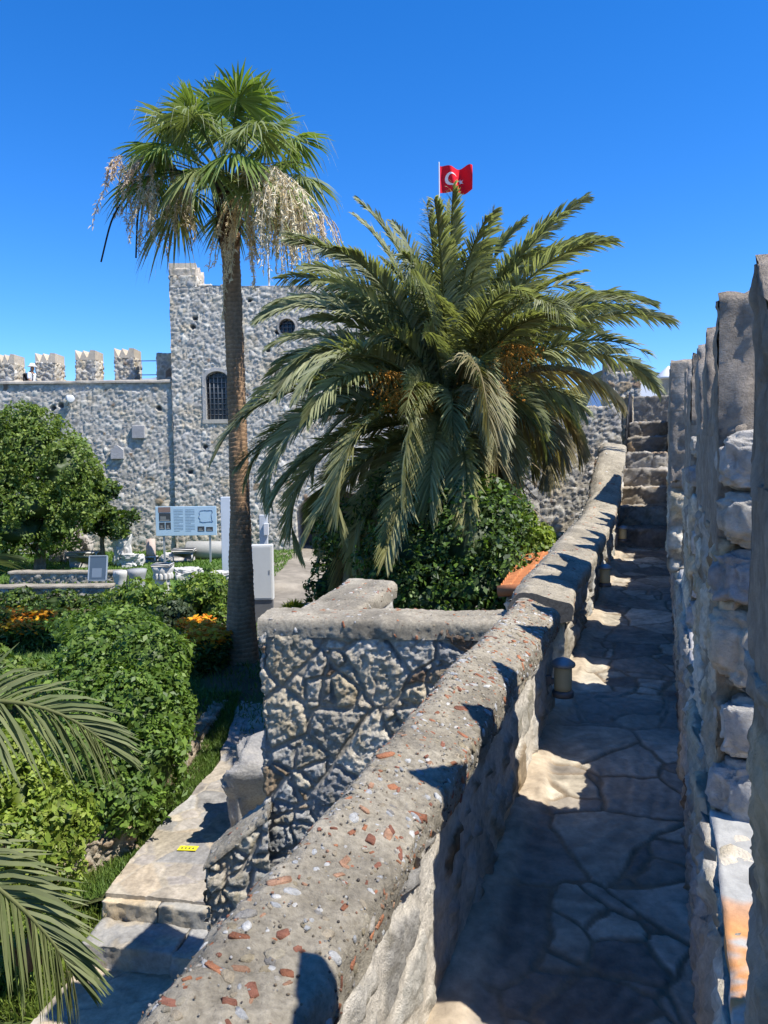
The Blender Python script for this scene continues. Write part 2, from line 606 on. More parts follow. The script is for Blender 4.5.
def garden_c(P):
    n = fbm(P, .9, 4, 8)[:, None]
    gr = np.array((.075, .13, .03)); so = np.array((.13, .10, .06))
    m = sst(-.45, .15, n)
    far = sst(19, 24, P[:, 1])[:, None]
    m = np.maximum(m, far * .9)
    col = so * (1 - m) + gr * m * (1 + .3 * n)
    pav = (sst(13.5, 15, P[:, 1]) * sst(-4.6, -3.6, P[:, 0] + .3 * n[:, 0]))[:, None]
    return col * (1 - pav) + pav * np.array((.27, .235, .185)) * (1 + .2 * n)


sheet('garden_lawn', -22, 6.5, -1.5, 33, 160, 190, garden_z, garden_c, 'turf', 'garden turf below the castle wall', cat='lawn')


def gz(x, y):
    return float(garden_z(np.array([[x, y, 0.]]))[0])


# paved garden path below the wall
FLAG_TAN = [(.32, .275, .215), (.36, .31, .235), (.29, .26, .225), (.27, .255, .235), (.35, .285, .205), (.31, .275, .24)]
FLAG_SLATE = [(.26, .22, .17), (.33, .285, .215), (.39, .34, .265), (.20, .172, .138), (.28, .24, .19), (.43, .375, .285), (.34, .295, .23)]


def flags(P, cell, seed, pal, mort, amp=.012, joint=.016):
    Q = P[:, :2] + np.stack([.05 * vnoise(P, .35, seed) + .012 * vnoise(P, .08, seed + 2), .05 * vnoise(P, .35, seed + 1) + .012 * vnoise(P, .08, seed + 3)], 1)
    h1_, e1, o1 = voronoi(Q, (cell * 1.15, cell * .8), seed, .95)
    h2_, e2, o2 = voronoi(Q, (cell * .55, cell * .5), seed + 5, .9)
    sm = h01(h1_, 17) < .35
    h = np.where(sm, h1_ ^ h2_, h1_); e = np.where(sm, np.minimum(e1, e2), e1); o = np.where(sm[:, None], o2, o1)
    m = sst(joint * .5 - .004, joint * .5 + .008, e)
    H = m * amp * (.5 + .5 * h01(h, 2)) + m * ((h01(h, 3) - .5) * o[:, 0] + (h01(h, 4) - .5) * o[:, 1]) * .016
    ang = h01(h, 6) * 6.28
    cleave = vnoise(np.stack([(P[:, 0] * np.cos(ang) + P[:, 1] * np.sin(ang)) * 1.0, (-P[:, 0] * np.sin(ang) + P[:, 1] * np.cos(ang)) * .15, P[:, 2] * 0], 1), .03, seed + 9)
    H += m * (.003 * cleave + .005 * fbm(P, .10, 4, seed + 4, .6)) + .004 * (1 - m) * fbm(P, .04, 2, seed + 6)
    pal = np.array(pal)
    c = pal[(h01(h, 5) * len(pal)).astype(int) % len(pal)] * (.8 + .4 * h01(h, 15))[:, None] * (1 + .22 * fbm(P, .16, 5, seed + 7, .6) + .16 * cleave)[:, None]
    mc = np.array(mort) * (1 + .15 * fbm(P, .1, 3, seed + 8))[:, None]
    return H, np.clip(mc * (1 - m)[:, None] + c * m[:, None], .01, .9)


def strip(name, left, right_, zs, res, cell, seed, pal, mort, label, cat, amp=.012, side=.12, joint=.016):
    """paving between two edge polylines"""
    g = Geo()
    left = np.array([(p[0], p[1]) for p in left], float); right_ = np.array([(p[0], p[1]) for p in right_], float)
    L = np.concatenate([[0], np.cumsum(np.linalg.norm(np.diff(left, axis=0), axis=1))])
    nv = int(L[-1] / res); nu = int(np.linalg.norm(left - right_, axis=1).max() / res)
    v = np.linspace(0, L[-1], nv + 1)
    A = np.stack([np.interp(v, L, left[:, k]) for k in (0, 1)], 1); B = np.stack([np.interp(v, L, right_[:, k]) for k in (0, 1)], 1)
    Z = np.interp(v, L, zs)
    A += .035 * np.stack([vnoise(np.stack([v, v * 0, v * 0], 1), .35, seed + 90), v * 0], 1)
    u = np.linspace(0, 1, nu + 1)
    XY = A[:, None] * (1 - u)[None, :, None] + B[:, None] * u[None, :, None]
    P = np.concatenate([XY, np.repeat(Z[:, None, None], nu + 1, 1)], 2).reshape(-1, 3)
    H, C = flags(P, cell, seed, pal, mort, amp, joint)
    T = P.copy(); T[:, 2] += H
    i = np.arange(nv)[:, None] * (nu + 1) + np.arange(nu)[None, :]
    g.add(T, np.stack([i, i + 1, i + nu + 2, i + nu + 1], -1).reshape(-1, 4), C)
    # edges down into the ground
    top = T.reshape(nv + 1, nu + 1, 3); cc = C.reshape(nv + 1, nu + 1, 3)
    for line, col, flip in ((top[:, 0], cc[:, 0], 0), (top[:, -1], cc[:, -1], 1), (top[0], cc[0], 1), (top[-1], cc[-1], 0)):
        n = len(line)
        lo_ = line.copy(); lo_[:, 2] -= side
        j = np.arange(n - 1)
        f = np.stack([j, j + 1, j + 1 + n, j + n], 1)
        g.add(np.concatenate([line, lo_]), f if flip == 0 else f[:, ::-1], np.concatenate([col, col * .9]))
    return tag(g.build(name, 'flagstone'), label, cat, kind='structure')


PZ = -2.60
pl = [on(103, 893, PZ), on(150, 838, PZ), on(213, 772, PZ + .1), on(228, 738, PZ + .2), on(240, 700, PZ + .32)]
pr = [(p.x + 1.5, p.y + .05) for p in pl]
pr[0] = (pl[0].x + 1.6, pl[0].y - .30)
strip('garden_path', pl, pr, [PZ, PZ, PZ + .1, PZ + .2, PZ + .32], .022, .50, 21, FLAG_TAN, (.34, .295, .23),
      'sunlit beige flagstone path leading to the palm trees', 'path', .012, .3)
LZ = PZ - .42
pl2 = [(-3.3, 4.4), (-3.05, 6.0), (-2.86, 7.1)]
strip('lower_path', pl2, [(-.95, 4.2), (-.95, 5.8), (-1.0, 6.95)], [LZ - .05, LZ - .02, LZ], .025, .5, 27, FLAG_TAN, (.34, .295, .23),
      'flagstone landing below the two garden steps', 'path', .012, .4)
q = [on(-30, 742, -2.35), on(18, 722, -2.35), on(52, 712, -2.35)]
strip('side_path', [(q[0].x, q[0].y - 1.1), (q[1].x, q[1].y - 1.1), (q[2].x + .6, q[2].y - 1.1)], [(q[0].x, q[0].y + 1.1), (q[1].x, q[1].y + 1.3), (q[2].x + .6, q[2].y + 1.3)], [-2.33] * 3, .04, .5, 31,
      [(.45, .43, .41), (.40, .39, .38), (.48, .46, .43)], (.42, .40, .36), 'pale paved garden path behind the hedge', 'path', .01, .2)

# two rough steps between the paths
def slab(name, o, dx, dy, dz, seed, label, pal=(.33, .32, .31)):
    g = stone_geo(box_quads(box8(o, dx, dy, dz)), .022, o, dx,
                  lambda P: (lambda f: (.022 * f + .006 * vnoise(P, .03, seed + 3), np.array(pal) * (1 + .22 * fbm(P, .15, 4, seed + 6))[:, None] * (1 + .35 * sst(.1, .5, fbm(P, .2, 2, seed + 8))[:, None] * np.array([.5, .2, -.25]))))(fbm(P, .22, 4, seed)))
    return tag(g.build(name, 'flagstone', loc=tuple(o)), label, 'step', 'garden steps')


p0, p1 = pl[0], Vector((pr[0][0], pr[0][1], 0))
e1 = Vector((p1.x - p0.x, p1.y - p0.y, 0)); el_ = e1.length; e1.normalize(); e2_ = Vector((-e1.y, e1.x, 0))
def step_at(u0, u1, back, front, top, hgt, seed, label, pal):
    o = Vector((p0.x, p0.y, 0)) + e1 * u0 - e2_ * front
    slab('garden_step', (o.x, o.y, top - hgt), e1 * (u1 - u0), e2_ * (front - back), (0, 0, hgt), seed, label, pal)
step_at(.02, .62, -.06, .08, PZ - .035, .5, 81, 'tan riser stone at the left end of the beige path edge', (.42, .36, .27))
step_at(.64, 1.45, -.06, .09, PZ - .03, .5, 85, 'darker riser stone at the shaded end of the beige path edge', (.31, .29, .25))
step_at(.06, .98, .085, .50, PZ - .20, .5, 71, 'worn grey slab step below the beige path, leftmost slab', (.28, .265, .24))
step_at(.99, 1.5, .085, .53, PZ - .21, .5, 77, 'short broken grey slab step beside the sloping cheek wall', (.30, .29, .27))

# yellow warning sticker
c0 = on(178, 849, PZ + .022)
g = Geo()
sx = Vector((.21, -.016, 0)); sy = Vector((.015, .10, 0))
add_box(g, c0 + sy * -.3, sx, sy, (0, 0, .004), (.72, .62, .03))
root = thing('warning_sticker', 'small yellow warning sticker stuck on the beige flagstone path', 'sticker', loc=c0)
part(g, 'sticker_sheet', 'paint', root, False)
g = Geo()
for k in range(4):
    o = c0 + sx * (.14 + .2 * k) + sy * .02
    add_box(g, o + Vector((0, 0, .0025)), sx * .1, sy * .28, (0, 0, .003), (.05, .05, .04))
part(g, 'sticker_marks', 'paint', root, False)

# ================================================================== the wall walk
S0, S1 = -1.2, 11.45
nu, nv = 56, 800
nu, nv = 96, 900
sv = np.concatenate([np.linspace(.8, 5, 481), np.linspace(5, S1, 421)[1:]])
S0 = .8; nv = len(sv) - 1
T_, S_ = np.meshgrid(np.linspace(-.66, .20, nu + 1), sv)
P = np.stack([S_.ravel(), T_.ravel(), np.zeros(T_.size)], 1)
H, C = flags(np.stack([P[:, 0], P[:, 1], P[:, 2]], 1), .42, 41, FLAG_SLATE, (.215, .165, .11), .009, .020)
mpatch = sst(.4, .7, fbm(P, .8, 2, 44))[:, None]
C = C * (1 - .5 * mpatch) + mpatch * .5 * np.array((.30, .26, .21))
edge = (sst(-.47, -.53, P[:, 1] + .03 * vnoise(P, .2, 3)))[:, None]     # mortar fillet by the parapet
C = C * (1 - edge) + edge * np.array((.40, .325, .235)) * (1 + .15 * fbm(P, .1, 3, 46))[:, None]
H = H * (1 - edge[:, 0]) + edge[:, 0] * (.03 + .012 * fbm(P, .12, 3, 47))
V = np.array([list(W(s, t, h)) for (s, t), h in zip(P[:, :2], H)])
i = np.arange(nv)[:, None] * (nu + 1) + np.arange(nu)[None, :]
g = Geo().add(V, np.stack([i, i + 1, i + nu + 2, i + nu + 1], -1).reshape(-1, 4)[:, ::-1], np.clip(C, .01, .9))
# fill of the wall under the walk
bq = [W(S0, -.66, -.06), W(S0, .20, -.06), W(S1, .20, -.06), W(S1, -.66, -.06)]
bb = [Vector((p.x, p.y, -2.6)) for p in bq]
g.add([list(p) for p in bb + bq], np.array([(0, 1, 5, 4), (1, 2, 6, 5), (2, 3, 7, 6), (3, 0, 4, 7), (4, 5, 6, 7)]), (.3, .28, .25))
tag(g.build('walkway', 'flagstone'), 'narrow flagstone wall walk between the parapet and the battlements', 'walkway', kind='structure')

# ------------------------------------------------------------------ crenellated wall on the right
def wbox(s0, s1, t0, t1, h0, h1, absz=False, lean=0.0):
    f = WZ if absz else W
    # front = the face towards the walk start (-s)
    b = [f(s0, t0, h0), f(s0, t1, h0), f(s1, t1, h0), f(s1, t0, h0)]
    t = [f(s0, t0 - lean, h1), f(s0, t1 - lean, h1), f(s1, t1 - lean, h1), f(s1, t0 - lean, h1)]
    return [list(p) for p in b + t]


SAX = (SU.x, SU.y)
WORG = (0, 0, 0)


def rub_walk(seed=101, **k):
    a = dict(cell=(.42, .42, .27), amp=.026, rough=.018, joint=.04, pal=PALE, mortar=(.43, .41, .38), ochre=.08, seed=seed, sub=.45, tilt=.06)
    a.update(k)
    a['pal'] = [(q[0] * 1.30, q[1] * 1.24, q[2] * 1.14) for q in a['pal']]; a['mortar'] = (a['mortar'][0] * 1.08, a['mortar'][1] * 1.04, a['mortar'][2] * .95)
    return lambda P: masonry(P, **a)


bw = thing('battlement_wall', 'rough stone wall with tall merlons along the right side of the walkway', 'wall', loc=W(1.0, .1, 0))
CREN = [(1.27, 2.02), (3.25, 3.87), (5.0, 5.57), (6.65, 7.23), (8.40, 9.00), (10.1, 10.8)]
g = Geo()
# base course below the sills: near part finely, the rest coarser
for (a, b, res) in ((-1.0, 2.6, .016), (2.6, 6.0, .022), (6.0, 10.8, .035)):
    p = wbox(a, b, .105, .62, -.05, .70)
    sk = 'D' + ('' if a < -.5 else 'F') + ('B' if b < 10 else 'B')
    stone_geo(box_quads(p, sk + 'R'), res, WORG, SAX, rub_walk(101, amp=.022, rough=.020), g=g)
p = wbox(-1.0, 10.8, .13, .60, -2.7, .2)
stone_geo(box_quads(p, 'D'), .3, WORG, SAX, rub_walk(102), g=g)
part(g, 'wall_base', 'rubble', bw)

def spike_quads(f, sa, sb, sp, t0, t1, h0, h1):
    """upright three sided horn: foot sa..sb, ridge at sp, running through the wall thickness"""
    A0, B0, P0 = f(sa, t0, h0), f(sb, t0, h0), f(sp, t0, h1)
    A1, B1, P1 = f(sa, t1, h0), f(sb, t1, h0), f(sp, t1, h1)
    A0, B0, P0, A1, B1, P1 = [list(q) for q in (A0, B0, P0, A1, B1, P1)]
    m0 = [(x + y) / 2 for x, y in zip(A0, B0)]
    return [(A0, A1, P1, P0), (B1, B0, P0, P1), (B0, A0, P0, P0), (A1, B1, P1, P1)]


def merlon_geo(s0, s1, t0, t1, hb, hs, ht, res, seed, f=W, lean=.0, spikes=3, caph=.42):
    g = Geo()
    # rubble shaft; the face along the walk is worn flat
    def inner(V):
        t = V[:, 0] * TV.x + V[:, 1] * TV.y
        return .30 + .70 * sst(t0 + .005, t0 + .05, t)
    b = [f(s0, t0, hb), f(s0, t1, hb), f(s1, t1, hb), f(s1, t0, hb)]
    k = hs - caph
    lm = lean * (k - hb) / (ht - hb); ls = lean * (hs - hb) / (ht - hb)
    tq = [f(s0, t0 - lm, k), f(s0, t1 - lm, k), f(s1, t1 - lm, k), f(s1, t0 - lm, k)]
    stone_geo(box_quads([list(p) for p in b + tq], 'D'), res, WORG, SAX, rub_walk(111 + seed, cell=(.34, .34, .21), amp=.055, rough=.042, ochre=.05, pal=PALE, tilt=.32, facet=.9, joint=.04, mortar=(.30, .28, .26)), keep=inner, g=g)
    # dressed cap
    k -= .035
    b = [f(s0 + .004, t0 - lm, k), f(s0 + .004, t1 - lm, k), f(s1 - .004, t1 - lm, k), f(s1 - .004, t0 - lm, k)]
    tq = [f(s0 + .01, t0 - ls, hs), f(s0 + .01, t1 - ls, hs), f(s1 - .01, t1 - ls, hs), f(s1 - .01, t0 - ls, hs)]
    stone_geo(box_quads([list(p) for p in b + tq], 'D'), res, WORG, SAX, lambda P: ashlar(P, seed=3 + seed, amp=.016), keep=inner, g=g)
    return g, ls


def horns(s0, s1, t0, t1, hs, ht, res, seed, f=W, ls=.0):
    L = s1 - s0
    g = Geo()
    for (a, b, pk) in ((.004, .27, .02), (.37, .63, .52), (.73, .996, .98)):
        q = spike_quads(f, s0 + a * L, s0 + b * L, s0 + pk * L, t0 - ls, t1 - ls, hs - .02, ht)
        # ridge is a little blunt
        V, F = patches(q, res)
        N = face_normals(V, [F])
        H, C = ashlar(local_frame(V, WORG, SAX, N), seed=13 + seed, amp=.010)
        g.add(V + N * H[:, None], F, C)
    return g


MER = [(-.60, 1.27, 1.89, .012), (2.02, 3.25, 1.97, .0095), (3.87, 5.0, 2.01, .018), (5.57, 6.65, 2.12, .022), (7.23, 8.40, 2.05, .035), (9.0, 10.1, 2.05, .04)]
for k, (a, b, ht, res) in enumerate(MER):
    ti = .045 if k == 3 else .125
    g, ls = merlon_geo(a, b, ti, .52, .68, ht - .32, ht, res, k, caph=.26 if k != 3 else .5)
    if k in (1, 2, 4, 5):
        # large single stones in the end face that looks back along the walk
        for j, (tc, hc, ht_, hh_) in enumerate(((.235, .775, .115, .068), (.44, .775, .075, .066), (.195, .935, .068, .072), (.385, .94, .115, .080),
                                                (.29, 1.125, .150, .088), (.465, 1.12, .045, .07), (.22, 1.295, .095, .062), (.42, 1.30, .090, .058),
                                                (.275, 1.432, .140, .066), (.465, 1.43, .050, .058), (.205, 1.575, .078, .058), (.39, 1.572, .108, .056))):
            c_ = W(a + .012, tc, hc)
            blob(g, tuple(c_), (ht_, .065, hh_), np.array(PALE[(j * 3 + k) % len(PALE)]) * (1.12, 1.07, .99), 900 + 20 * k + j, .26, 3.2, 4, rot=-YAW, cnoise=.2)
    m = part(g, 'merlon', 'rubble', bw)
    hg = horns(a, b, ti, .52, ht - .32, ht, max(res * 1.3, .018), k, ls=ls)
    part(hg, 'horn_stone', 'rubble', m)
# smooth slabs on the sill of every opening
SILL = np.array([(.38, .37, .34), (.40, .38, .36), (.44, .42, .39)])
for k, (a, b) in enumerate(CREN):
    p = wbox(a + .012, b - .012, .118, .60, .69, .715)
    def sf(P, k=k):
        f = fbm(P, .2, 4, 300 + k)
        c = np.array(SILL[k % 3]) * (1 + .12 * f)[:, None]
        rust = (sst(.05, .45, fbm(P, .12, 4, 310 + k, .65) + .5 * sst(1.75, 1.45, P[:, 0]) - .15) * sst(1.8, 1.5, P[:, 0]))[:, None]
        c = c * (1 - rust) + rust * np.array((.55, .25, .09))
        return .012 * f, np.clip(c, 0, .9)
    part(stone_geo(box_quads(p, 'D'), .014 if k < 2 else .04, WORG, SAX, sf), 'sill_slab', 'flagstone', bw)
# tall pier where the stair begins, with its brown dressed head
g = Geo()
stone_geo(box_quads(wbox(10.8, 12.0, .10, .50, -.2, 2.35 - .60), 'D'), .03, WORG, SAX, rub_walk(131), g=g)
stone_geo(box_quads(wbox(10.80, 12.0, .10, .46, 2.0, 2.42, True), 'D'), .03, WORG, SAX, lambda P: ashlar(P, (.34, .26, .19), seed=23), g=g)
stone_geo(box_quads(wbox(10.79, 12.0, .11, .45, 2.40, 2.72, True), 'D'), .03, WORG, SAX, lambda P: ashlar(P, (.32, .25, .19), seed=29), g=g)
stone_geo(box_quads(wbox(10.95, 12.0, .45, .62, -2., 2.7, True), 'D'), .04, WORG, SAX, lambda P: ashlar(P, (.40, .32, .22), seed=31), g=g)
part(g, 'pier', 'rubble', bw)
g = Geo()
stone_geo(box_quads(wbox(12.0, 18.4, .08, .55, -.2, 1.0), 'D'), .05, WORG, SAX, rub_walk(141), g=g)
stone_geo(box_quads(wbox(13.6, 18.4, .09, .52, 1.2, 2.55, True), 'D'), .05, WORG, SAX, rub_walk(143), g=g)
part(g, 'stair_side_wall', 'rubble', bw)

# ------------------------------------------------------------------ parapets on the left, with mortar copings
TERRA = [(.36, .15, .085), (.44, .19, .10), (.30, .13, .085), (.42, .24, .15)]
GRIT = [(.34, .31, .26), (.42, .40, .36), (.20, .17, .13), (.28, .22, .15), (.38, .36, .34), (.15, .13, .11), (.36, .20, .13)]
PEB = [(.54, .53, .50), (.62, .60, .56), (.44, .44, .43), (.40, .35, .26), (.36, .30, .20), (.50, .45, .37), (.30, .28, .25), (.42, .35, .25)]


def coping(rows, res, prof, seed, npeb, root, size=1.0, name='coping', terra=.4):
    """rows: list of (point on inner edge, outward unit vector, width, base z); prof: list of (fraction across, height)"""
    Pin = np.array([list(r[0]) for r in rows]); D = np.array([list(r[1]) for r in rows]); Wd = np.array([r[2] for r in rows])
    L = np.concatenate([[0], np.cumsum(np.linalg.norm(np.diff(Pin, axis=0), axis=1))])
    nv = max(2, int(L[-1] / res)); v = np.linspace(0, L[-1], nv + 1)
    Pi = np.stack([np.interp(v, L, Pin[:, k]) for k in range(3)], 1)
    Di = np.stack([np.interp(v, L, D[:, k]) for k in range(3)], 1)
    Wi = np.interp(v, L, Wd)
    pr_ = np.array(prof)
    pl_ = np.concatenate([[0], np.cumsum(np.hypot(np.diff(pr_[:, 0]) * Wd.mean(), np.diff(pr_[:, 1])))])
    nu = max(4, int(pl_[-1] / res)); uu = np.linspace(0, pl_[-1], nu + 1)
    fx = np.interp(uu, pl_, pr_[:, 0]); fh = np.interp(uu, pl_, pr_[:, 1])
    # soften the profile
    for _ in range(1):
        fx[1:-1] = (fx[:-2] + 2 * fx[1:-1] + fx[2:]) / 4; fh[1:-1] = (fh[:-2] + 2 * fh[1:-1] + fh[2:]) / 4
    wob = .018 * vnoise(np.stack([v, 0 * v, 0 * v], 1), .45, seed)
    P = Pi[:, None] + Di[:, None] * (fx[None, :, None] * Wi[:, None, None] + wob[:, None, None]) + np.array([0, 0, 1.])[None, None] * fh[None, :, None]
    P = P.reshape(-1, 3)
    i = np.arange(nv)[:, None] * (nu + 1) + np.arange(nu)[None, :]
    F = np.stack([i, i + 1, i + nu + 2, i + nu + 1], -1).reshape(-1, 4)
    N = face_normals(P, [F])
    if N[:, 2].mean() < 0:
        F = F[:, ::-1]; N = -N
    f = fbm(P, .14, 4, seed + 3, .6); f2 = vnoise(P, .022, seed + 7)
    H = .007 * f + .0055 * f2 + .010 * fbm(P, .5, 2, seed + 11)
    c = np.array((.36, .315, .24)) * (1 + .20 * f + .16 * f2)[:, None]
    dk = sst(.2, .7, fbm(P, .35, 3, seed + 13))[:, None]
    c = c * (1 - .25 * dk)
    T = P + N * H[:, None]
    g = Geo().add(T, F, np.clip(c, .02, .8))
    # end caps
    G = T.reshape(nv + 1, nu + 1, 3)
    for e in (0, nv):
        ring = G[e]; ctr = ring.mean(0, keepdims=True); ctr[0, 2] = ring[:, 2].min()
        j = np.arange(nu)
        f3 = np.stack([np.full(nu, nu + 1), j, j + 1], 1)
        g.add(np.concatenate([ring, ctr]), f3 if e else f3[:, ::-1], (.22, .19, .15))
    # fine gravel, then pebbles and tile shards set in the mortar
    NN = N.reshape(nv + 1, nu + 1, 3)
    for _ in range(int(npeb * 1.6)):
        a = rng.integers(1, nv); b = rng.integers(1, nu)
        q_ = rng.normal(size=3); r_ = size * rng.uniform(.0028, .0060)
        g.add(G[a, b] + rng.normal(0, res * .3, 3) + ICO * r_ * rng.uniform(.6, 1.4, 3) + NN[a, b] * r_ * .1, ICOF, np.array(GRIT[rng.integers(len(GRIT))]) * rng.uniform(.8, 1.2))
    for _ in range(npeb):
        a = rng.integers(1, nv); b = int(np.clip(rng.beta(1.2, 1.2) * nu, 1, nu - 1))
        ctr = G[a, b]; n = N.reshape(nv + 1, nu + 1, 3)[a, b]
        t1 = np.cross(n, rng.normal(size=3)); t1 /= np.linalg.norm(t1); t2 = np.cross(n, t1)
        r = size * float(np.clip(rng.lognormal(math.log(.0095), .50), .0035, .026))
        if rng.random() < terra:
            cc = np.array(TERRA[rng.integers(4)]) * rng.uniform(.75, 1.25)
            ax = (r * rng.uniform(.9, 2.1), r * rng.uniform(.5, .9), r * .55); sh = 3.2
        else:
            cc = np.array(PEB[rng.integers(len(PEB))]) * rng.uniform(.8, 1.15)
            ax = (r * rng.uniform(1.0, 1.6), r * rng.uniform(.7, 1.0), r * .5); sh = 1.6
        S = np.sign(ICO1) * np.abs(ICO1) ** (1.6 / sh)
        S = S * (1 + .12 * rng.normal(size=(len(S), 1)))
        g.add(ctr + t1 * S[:, :1] * ax[0] + t2 * S[:, 1:2] * ax[1] + n * (S[:, 2:3] * ax[2] * .8 - ax[2] * .25), ICO1F, np.clip(cc, .02, .8))
    return part(g, name, 'mortar_coping', root)


FPROF = None
PROF = [(-.01, -.10), (-.03, -.03), (-.015, .006), (.05, .020), (.66, .080), (.80, .078), (.97, .025), (1.02, -.03), (1.03, -.09), (1.02, -.16)]
PAR_IN = -.595
lp = thing('parapet_wall', 'low stone parapet with pebble studded mortar coping in the left foreground', 'wall', loc=W(1.5, -.75, 0))
def par_fn(P):
    H, C = masonry(P, cell=(.27, .27, .19), amp=.018, rough=.015, joint=.085, pal=FARP, mortar=(.68, .64, .59), ochre=.04, sub=.35, seed=161, tilt=.04)
    return H, C
g = Geo()
for (a, b, res) in ((-.9, 3.1, .014), (3.1, 4.58, .018)):
    p = wbox(a, b, -.87, PAR_IN, -.03, .555)
    stone_geo(box_quads(p, 'DLT' + ('F' if a > 0 else '') + ('B' if b < 4 else '')), res, WORG, SAX, par_fn, g=g)
stone_geo(box_quads(wbox(-.9, 4.58, -.86, -.64, -3.2, .52), 'D'), .06, WORG, SAX, rub_walk(163), g=g)
part(g, 'parapet_body', 'rubble', lp)
rows = []
for s in np.linspace(-.9, 4.62, 24):
    dz = -.10 * sst(3.3, 4.6, np.array([s]))[0]
    rows.append((W(s, PAR_IN + .008, .605 + dz * .3), -TV, .275, 0))
coping(rows, .010, PROF, 171, 3300, lp, .62, terra=.30)

fp = thing('parapet_wall', 'second stone parapet beyond the corner wall, climbing beside the stairs', 'wall', loc=W(6, -.75, 0))
HT = [(5.2, .51), (7.0, .54), (9.9, .56), (11.3, .68), (12.2, 1.02), (13.3, 1.40)]
hh = lambda s: float(np.interp(s, [q[0] for q in HT], [q[1] for q in HT]))
g = Geo()
SS = np.linspace(5.2, 13.3, 28)
qd = []
for a, b in zip(SS[:-1], SS[1:]):
    ti, to = PAR_IN - .01, -.99
    A = [W(a, ti, -.05), W(b, ti, -.05), W(b, ti, hh(b)), W(a, ti, hh(a))]
    B = [W(b, to, -.05), W(a, to, -.05), W(a, to, hh(a)), W(b, to, hh(b))]
    qd += [[list(x) for x in A], [list(x) for x in B]]
a, b = SS[0], SS[-1]
qd.append([list(x) for x in (W(a, -.99, -.05), W(a, PAR_IN - .01, -.05), W(a, PAR_IN - .01, hh(a)), W(a, -.99, hh(a)))])
qd.append([list(x) for x in (W(b, PAR_IN - .01, -.05), W(b, -.99, -.05), W(b, -.99, hh(b)), W(b, PAR_IN - .01, hh(b)))])
stone_geo(qd, .028, WORG, SAX, lambda P: masonry(P, cell=(.40, .40, .26), amp=.045, rough=.02, joint=.04, pal=PALE, mortar=(.60, .56, .50), ochre=.04, seed=177), g=g)
stone_geo(box_quads(wbox(5.22, 18.3, -.97, -.62, -2.7, 0), 'D'), .12, WORG, SAX, rub_walk(163), g=g)
part(g, 'parapet_body', 'rubble', fp)
rows = [(W(s, PAR_IN + .02, hh(s) - .005), -TV, .42, 0) for s in np.linspace(5.17, 13.32, 30)]
coping(rows, .018, PROF, 181, 420, fp, .75, terra=.45)
# upright end block at the stair head
g = Geo()
stone_geo(box_quads(wbox(15.9, 16.6, -.76, -.57, -.05, 2.92, True), 'D'), .035, WORG, SAX, lambda P: masonry(P, cell=(.5, .5, .4), amp=.02, rough=.02, joint=.05, pal=[(.30, .27, .22), (.34, .30, .24)], mortar=(.30, .26, .21), seed=187), g=g)
part(g, 'end_block', 'rubble', fp)

# ------------------------------------------------------------------ corner wall round the stairwell
cw = thing('corner_wall', 'L-shaped rubble wall with flat mortar coping beside the parapet', 'wall', loc=(-.84, 5.3, -1.7))
a0, a1 = Vector((-.86, 5.30, 0)), Vector((.95, 5.06, 0))
ax = (a1 - a0).normalized(); ay = Vector((-ax.y, ax.x, 0))
b1 = Vector((-.22, 6.45, 0)); bx = (b1 - a0).normalized(); by = Vector((bx.y, -bx.x, 0))
TH = .42


def z3(v, z):
    return [v.x, v.y, z]


WTOP = .52
q8 = [z3(a0, -3.1), z3(a1, -3.1), z3(a1 + ay * TH, -3.1), z3(a0 + ay * TH, -3.1)] + [z3(a0, WTOP), z3(a1, WTOP), z3(a1 + ay * TH, WTOP), z3(a0 + ay * TH, WTOP)]
rub_corner = lambda P: masonry(P, cell=(.44, .44, .27), amp=.034, rough=.019, joint=.026, pal=PALE, mortar=(.36, .35, .34), ochre=.10, sub=.5, seed=206, tilt=.10, wob=.016, crisp=.006, fill=.75, round_=.07)
g = Geo()
stone_geo(box_quads(q8, 'DB'), .0095, z3(a0, 0), ax, rub_corner, g=g)
stone_geo([(q8[2], q8[3], q8[7], q8[6])], .1, z3(a0, 0), ax, rub_corner, g=g)
o_ = a0 + ay * (TH - .04) + ax * .16
b1 = at(348, 580, 6.3); b1.z = 0
bx = (b1 - o_).normalized(); by = Vector((bx.y, -bx.x, 0))
AR0, AR1 = WTOP - .02, at(348, 580, 6.3).z - .07
q8 = [z3(o_, -3), z3(o_ + by * TH, -3), z3(b1 + by * TH, -3), z3(b1, -3)] + [z3(o_, AR0), z3(o_ + by * TH, AR0), z3(b1 + by * TH, AR1), z3(b1, AR1)]
stone_geo(box_quads(q8, 'DF'), .025, z3(a0, 0), bx, rub_corner, g=g)
part(g, 'wall_body', 'rubble', cw)
FPROF = [(-.05, -.05), (-.06, .0), (-.055, .055), (-.02, .075), (.5, .085), (1.0, .075), (1.05, .055), (1.06, 0), (1.05, -.05)]
coping([(z3(a0 - ax * .03 - ay * .0, WTOP), ay, TH, 0), (z3((a0 + a1) / 2, WTOP), ay, TH, 0), (z3(a1, WTOP), ay, TH, 0)], .016, FPROF, 211, 150, cw, .62, terra=.35)
coping([(z3(o_ - bx * .05, AR0 + .0), by, TH, 0), (z3(b1 + bx * .04, AR1 + .0), by, TH, 0)], .02, FPROF, 221, 90, cw, .8, terra=.4)

